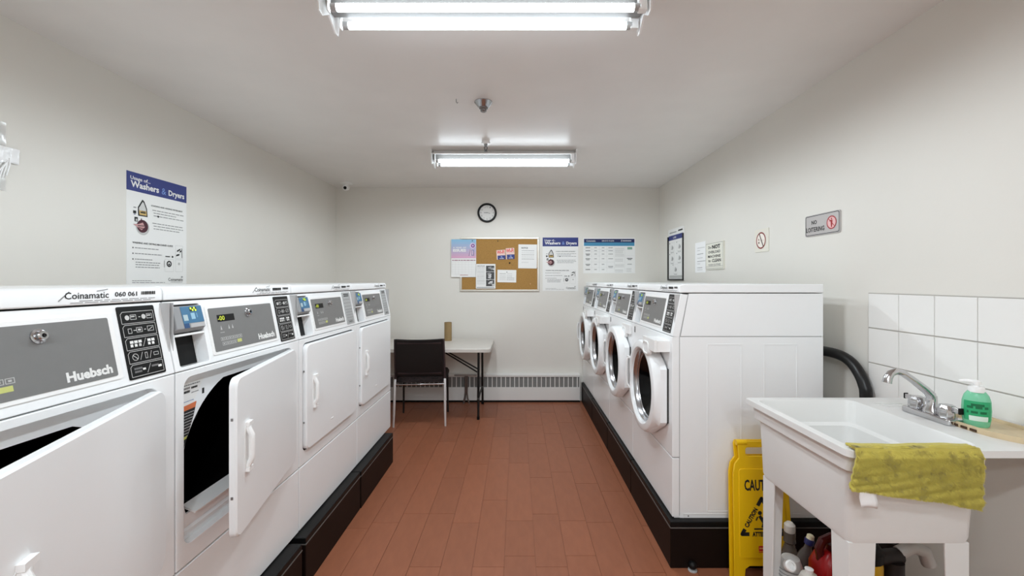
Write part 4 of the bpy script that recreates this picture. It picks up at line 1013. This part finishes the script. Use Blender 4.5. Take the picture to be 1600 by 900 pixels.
# soap tray and soap bottle
tr = thing('soap_tray', 'beige slotted soap tray lying on the sink deck along the wall', 'tray', (1.46, 1.26, SZ))
out = [(-.004, -.093), (.085, -.093), (.085, .175), (-.050, .175), (-.066, .168), (-.074, .15), (-.072, .03), (-.066, .0), (-.050, -.030), (-.030, -.060), (-.014, -.080)]
b = MB(); b.loft([[(x*.97, y*.985, 0) for x, y in out], [(x, y, .006) for x, y in out], [(x, y, .017) for x, y in out], [(x*.9, y*.96, .017) for x, y in out], [(x*.88, y*.95, .009) for x, y in out]], M_BEIGE); obj('tray_body', b, tr)
for q in range(4):
    obj('slot', MB().box(-.0750, -.058, .035+q*.027, .053+q*.027, .003, .010, mat('slot_brown', (70, 48, 30), .7)), tr)
x, y = 1.430, 1.335
tb = thing('soap_bottle', 'round green liquid soap bottle with white pump on the beige tray', 'bottle', (x, y, SZ+.009), math.radians(-40))
pr = [(.026, 0), (.029, .004), (.0325, .026), (.0335, .052), (.0325, .078), (.028, .096), (.020, .108)]
b = MB(); b.lathe(pr, M_SOAP, n=32, sx=1, sy=.72); obj('bottle_body', b, tb)
b = MB(); b.lathe([(.0185, .106), (.0195, .114), (.018, .122), (.015, .1225)], M_WHITE2, n=20); b.cyl((0, 0, .120), (0, 0, .132), .007, M_WHITE2, 12); b.lathe([(.011, .131), (.011, .139), (.006, .142)], M_WHITE2, n=14)
b.tube([(0, 0, .137), (-.022, 0, .1375), (-.038, 0, .1345)], [.006, .0055, .0045], M_WHITE2, 8); obj('pump', b, tb)
b = MB(); V = []; nxl, nzl = 14, 8
for j in range(nzl+1):
    z = .020+.060*j/nzl; r = None
    for (r0, h0), (r1, h1) in zip(pr, pr[1:]):
        if h0 <= z <= h1: r = r0+(r1-r0)*(z-h0)/(h1-h0)
    for i in range(nxl+1):
        a = -PI/2-1.05+2.1*i/nxl; V.append(((r+.0006)*math.cos(a), .72*(r+.0006)*math.sin(a)-.0004, z))
fs = [(j*(nxl+1)+i, j*(nxl+1)+i+1, (j+1)*(nxl+1)+i+1, (j+1)*(nxl+1)+i) for j in range(nzl) for i in range(nxl)]
LG_, DG_, WL_ = flat((44, 160, 106), .3), flat((20, 104, 66), .3), flat((214, 232, 222), .3)
for k, f in enumerate(fs):
    j, i = divmod(k, nxl)
    m = LG_
    if j in (6,) and 4 <= i <= 9: m = DG_
    if j in (5, 4, 3) and 2 <= i <= 11 and (i*3+j) % 4: m = DG_ if j != 4 else LG_
    if j <= 1: m = WL_ if 3 <= i <= 11 else LG_
    b.add([V[q] for q in f], [(0, 1, 2, 3)], m)
obj('bottle_label', b, tb)

# black hose behind the washer
hp = [(1.50, 2.42, .80), (1.50, 2.30, .93), (1.505, 2.18, .968), (1.515, 2.09, .975), (1.523, 2.01, .968), (1.527, 1.955, .945), (1.529, 1.915, .905), (1.530, 1.89, .86), (1.530, 1.88, .80), (1.530, 1.88, .50), (1.530, 1.885, .16), (1.53, 1.90, .03)]
P = []
for i in range(len(hp)-1):
    p0, p1, p2, p3 = (Vector(hp[max(0, min(len(hp)-1, i+k))]) for k in (-1, 0, 1, 2))
    for s_ in range(5):
        q = s_/5; P.append(tuple(.5*((2*p1)+(-p0+p2)*q+(2*p0-5*p1+4*p2-p3)*q*q+(-p0+3*p1-3*p2+p3)*q**3)))
P.append(hp[-1])
tag(obj('drain_hose', MB().tube(P, .0235, M_HOSE, 14)), 'thick black drain hose arching down behind the nearest washer', 'hose')

# caution sign, folded, leaning on the washer side
cs = thing('caution_sign', 'yellow folding wet floor caution sign leaning beside the washer', 'sign', (1.090, 1.885, 0)); cs.rotation_euler = (math.radians(-4.5), 0, 0)
def sign_leaf(dy, name, lean):
    wb, wt, hh = .134, .118, .50
    out = [(-wb, 0), (-wb+.045, 0), (-wb+.052, .05), (-wb+.07, .062), (wb-.07, .062), (wb-.052, .05), (wb-.045, 0), (wb, 0), (wt+.004, .46), (wt-.004, .50), (wt-.025, .525), (wt-.022, .585), (wt-.028, .600), (-wt+.028, .600), (-wt+.022, .585), (-wt+.025, .525), (-wt+.004, .50), (-wt-.004, .46)]
    hole = rrect(-.062, .062, .535, .572, .010, 3)
    b = MB(); b.plate(out, [hole], dy, dy+.010, M_YELLOW)
    return b, wb, wt
b, wb, wt = sign_leaf(0, 'f', 0)
leaf = obj('front_leaf', b, cs, bevel=.003)
b2, _, _ = sign_leaf(.020, 'r', 0); obj('rear_leaf', b2, cs, bevel=.003, loc=(-.008, .004, 0))
obj('raised_panel', MB().prism([(-.108, .105), (-.10, .098), (.10, .098), (.108, .105), (.098, .470), (.090, .480), (-.090, .480), (-.098, .470)], -.003, .001, M_YELLOW), cs, bevel=.002)
for xh in (-.100, .055): obj('hinge_barrel', MB().cyl((xh, .010, .592), (xh+.045, .010, .592), .013, M_YELLOW, 14), cs)
b = MB(); y = -.0036
b.text('CAUTION', -.076, .385, .078, .434, y, M_INK, .03); obj('caution_word', b, cs); b = MB()
A = (-.002, .352); Bp = (-.094, .200); Cp = (.094, .200)
def along(p, q, s_, e, txt, hgt):
    p, q = Vector(p), Vector(q); d = (q-p).normalized(); n_ = Vector((-d.y, d.x)); Lq = (q-p).length
    sub = MB(); sub.text(txt, Lq*s_, -hgt/2, Lq*e, hgt/2, y, M_INK, .05)
    b.add([(p.x+d.x*v[0]+n_.x*v[2], y, p.y+d.y*v[0]+n_.y*v[2]) for v in sub.v], sub.f, M_INK)
along(Bp, A, .20, .72, 'CAUTION', .021); along(A, Cp, .28, .80, 'CUIDADO', .021); along(Bp, Cp, .24, .78, 'ATTENTION', .021)
for p, q1, q2, f1, f2 in ((Bp, A, Cp, .14, .17), (Cp, Bp, A, .17, .14), (A, Cp, Bp, .2, .2)):
    for q, f in ((q1, f1), (q2, f2)): b.line(p, (p[0]+(q[0]-p[0])*f, p[1]+(q[1]-p[1])*f), .016, y, M_INK)
    b.poly(circ(p[0], p[1], .008, 12), y, M_INK)
b.T = Matrix.Translation((0, 0, .022)); b.poly(circ(-.012, .268, .009, 12), y, M_INK); b.line((-.014, .256), (.004, .226), .013, y, M_INK); b.line((-.022, .252), (-.030, .236), .006, y, M_INK); b.line((.004, .226), (.032, .222), .007, y, M_INK); b.line((.002, .226), (-.004, .206), .008, y, M_INK); b.line((-.040, .200), (.03, .200), .006, y, M_INK); b.line((-.004, .246), (.022, .252), .006, y, M_INK)
b.T = None; obj('warning_triangle', b, cs); b = MB(); R_ = flat((196, 44, 36)); b.poly(rrect(-.024, .016, .128, .150, .003, 3), y, R_); b.bars(-.020, .012, .137, .006, y-.0006, flat((236, 190, 120))); b.rect(-.024, .016, .122, .1255, y, R_)
obj('maker_mark', b, cs)

# things stored under the sink
def bottle(name, lab, cat, loc, prof, m, cap=None, capm=None, tilt=(0, 0, 0), sx=1, sy=1, extra=None):
    t = thing(name, lab, cat, loc); t.rotation_euler = tilt
    b = MB(); b.lathe(prof, m, n=20, sx=sx, sy=sy); obj('bottle_body', b, t)
    if cap: obj('cap', MB().lathe(cap, capm, n=16), t)
    return t
M_CLEAR = mat('hazy_clear_plastic', (120, 112, 106), .2, trans=.5, ior=1.3)
t = thing('detergent_jug', 'red plastic detergent jug standing under the sink behind the near leg', 'jug', (1.178, 1.600, 0))
b = MB(); q = lambda x0, x1, y0, y1, z, r: [(x, y, z) for x, y in rrect(x0, x1, y0, y1, r, 4)]
b.loft([q(-.06, .085, -.05, .05, 0, .02), q(-.068, .092, -.055, .055, .02, .025), q(-.066, .09, -.055, .055, .255, .025), q(-.055, .075, -.045, .045, .295, .03), q(-.03, .04, -.03, .03, .318, .025)], M_RED); obj('jug_body', b, t)
obj('jug_handle', MB().tube([(-.045, 0, .28), (-.052, 0, .322), (-.038, 0, .352), (-.005, 0, .366), (.05, 0, .355), (.08, 0, .32), (.085, 0, .27)], .015, M_DKRED, 10), t)
obj('cap', MB().cyl((.0, 0, .312), (0, 0, .340), .022, M_DKRED, 16), t)
bottle('tall_bottle', 'clear ribbed bottle beside the yellow sign under the sink', 'bottle', (1.150, 1.810, 0), [(.032, 0), (.034, .02), (.033, .17), (.022, .20), (.018, .215), (.024, .222), (.022, .24), (.023, .262)], M_CLEAR, [(.020, .262), (.022, .27), (.021, .292), (.012, .302)], mat('dim_white', (206, 202, 194), .5))
t = bottle('tilted_bottle', 'grey tilted bottle with navy neck and white cap beside the red jug', 'bottle', (1.120, 1.740, 0.0), [(.040, 0), (.042, .02), (.041, .19), (.030, .225), (.017, .245), (.015, .262)], M_CLEAR, [(.017, .260), (.018, .278), (.016, .282)], flat((36, 40, 92), .4), (0, math.radians(14), 0), sx=.9, sy=.6)
obj('cap_top', MB().lathe([(.014, .282), (.013, .296), (.008, .300)], flat((228, 222, 190), .4), n=14), t)
t = bottle('labelled_bottle', 'squat white bottle with a lined round label, lowest under the sink', 'bottle', (1.046, 1.640, 0), [(.035, 0), (.044, .02), (.047, .12), (.044, .22), (.030, .262), (.012, .27)], mat('dim_white_plastic', (204, 206, 206), .4))
t.rotation_euler = (0, 0, 0)
b = MB()
for i in range(9): b.lathe([(.0478-.0004*max(0, i-5)*3, .13+i*.012), (.0478-.0004*max(0, i-5)*3, .133+i*.012)], M_INKG, n=24, cap0=False, cap1=False)
obj('label_lines', b, t)
bottle('white_jug', 'white bottle with ribbed screw cap in front of the red jug', 'bottle', (1.035, 1.520, 0), [(.04, 0), (.045, .02), (.045, .19), (.042, .24), (.025, .28), (.008, .29)], mat('dim_white', (206, 202, 194), .5), [(.012, .288), (.014, .300), (.010, .302)], M_WHITE2)
obj('screw_cap', MB().lathe([(.020, 0), (.020, .016), (.016, .020), (.011, .020), (.011, .008)], M_WHITE2, n=18), loc=(1.006, 1.588, .266), rot=(math.radians(60), 0, 0)); tag(bpy.data.objects['screw_cap'], 'white ribbed screw cap lying on the labelled bottle', 'cap')
t = thing('yellow_canister', 'yellow canister with black lid under the sink behind the near leg', 'canister', (1.168, 1.450, 0))
obj('canister_body', MB().lathe([(.052, 0), (.055, .01), (.055, .375), (.052, .395), (.045, .40)], mat('canister_yellow', (196, 150, 20), .4), n=24), t)
obj('lid', MB().lathe([(.056, .39), (.057, .42), (.04, .445), (.01, .45)], M_BLACK, n=24), t)
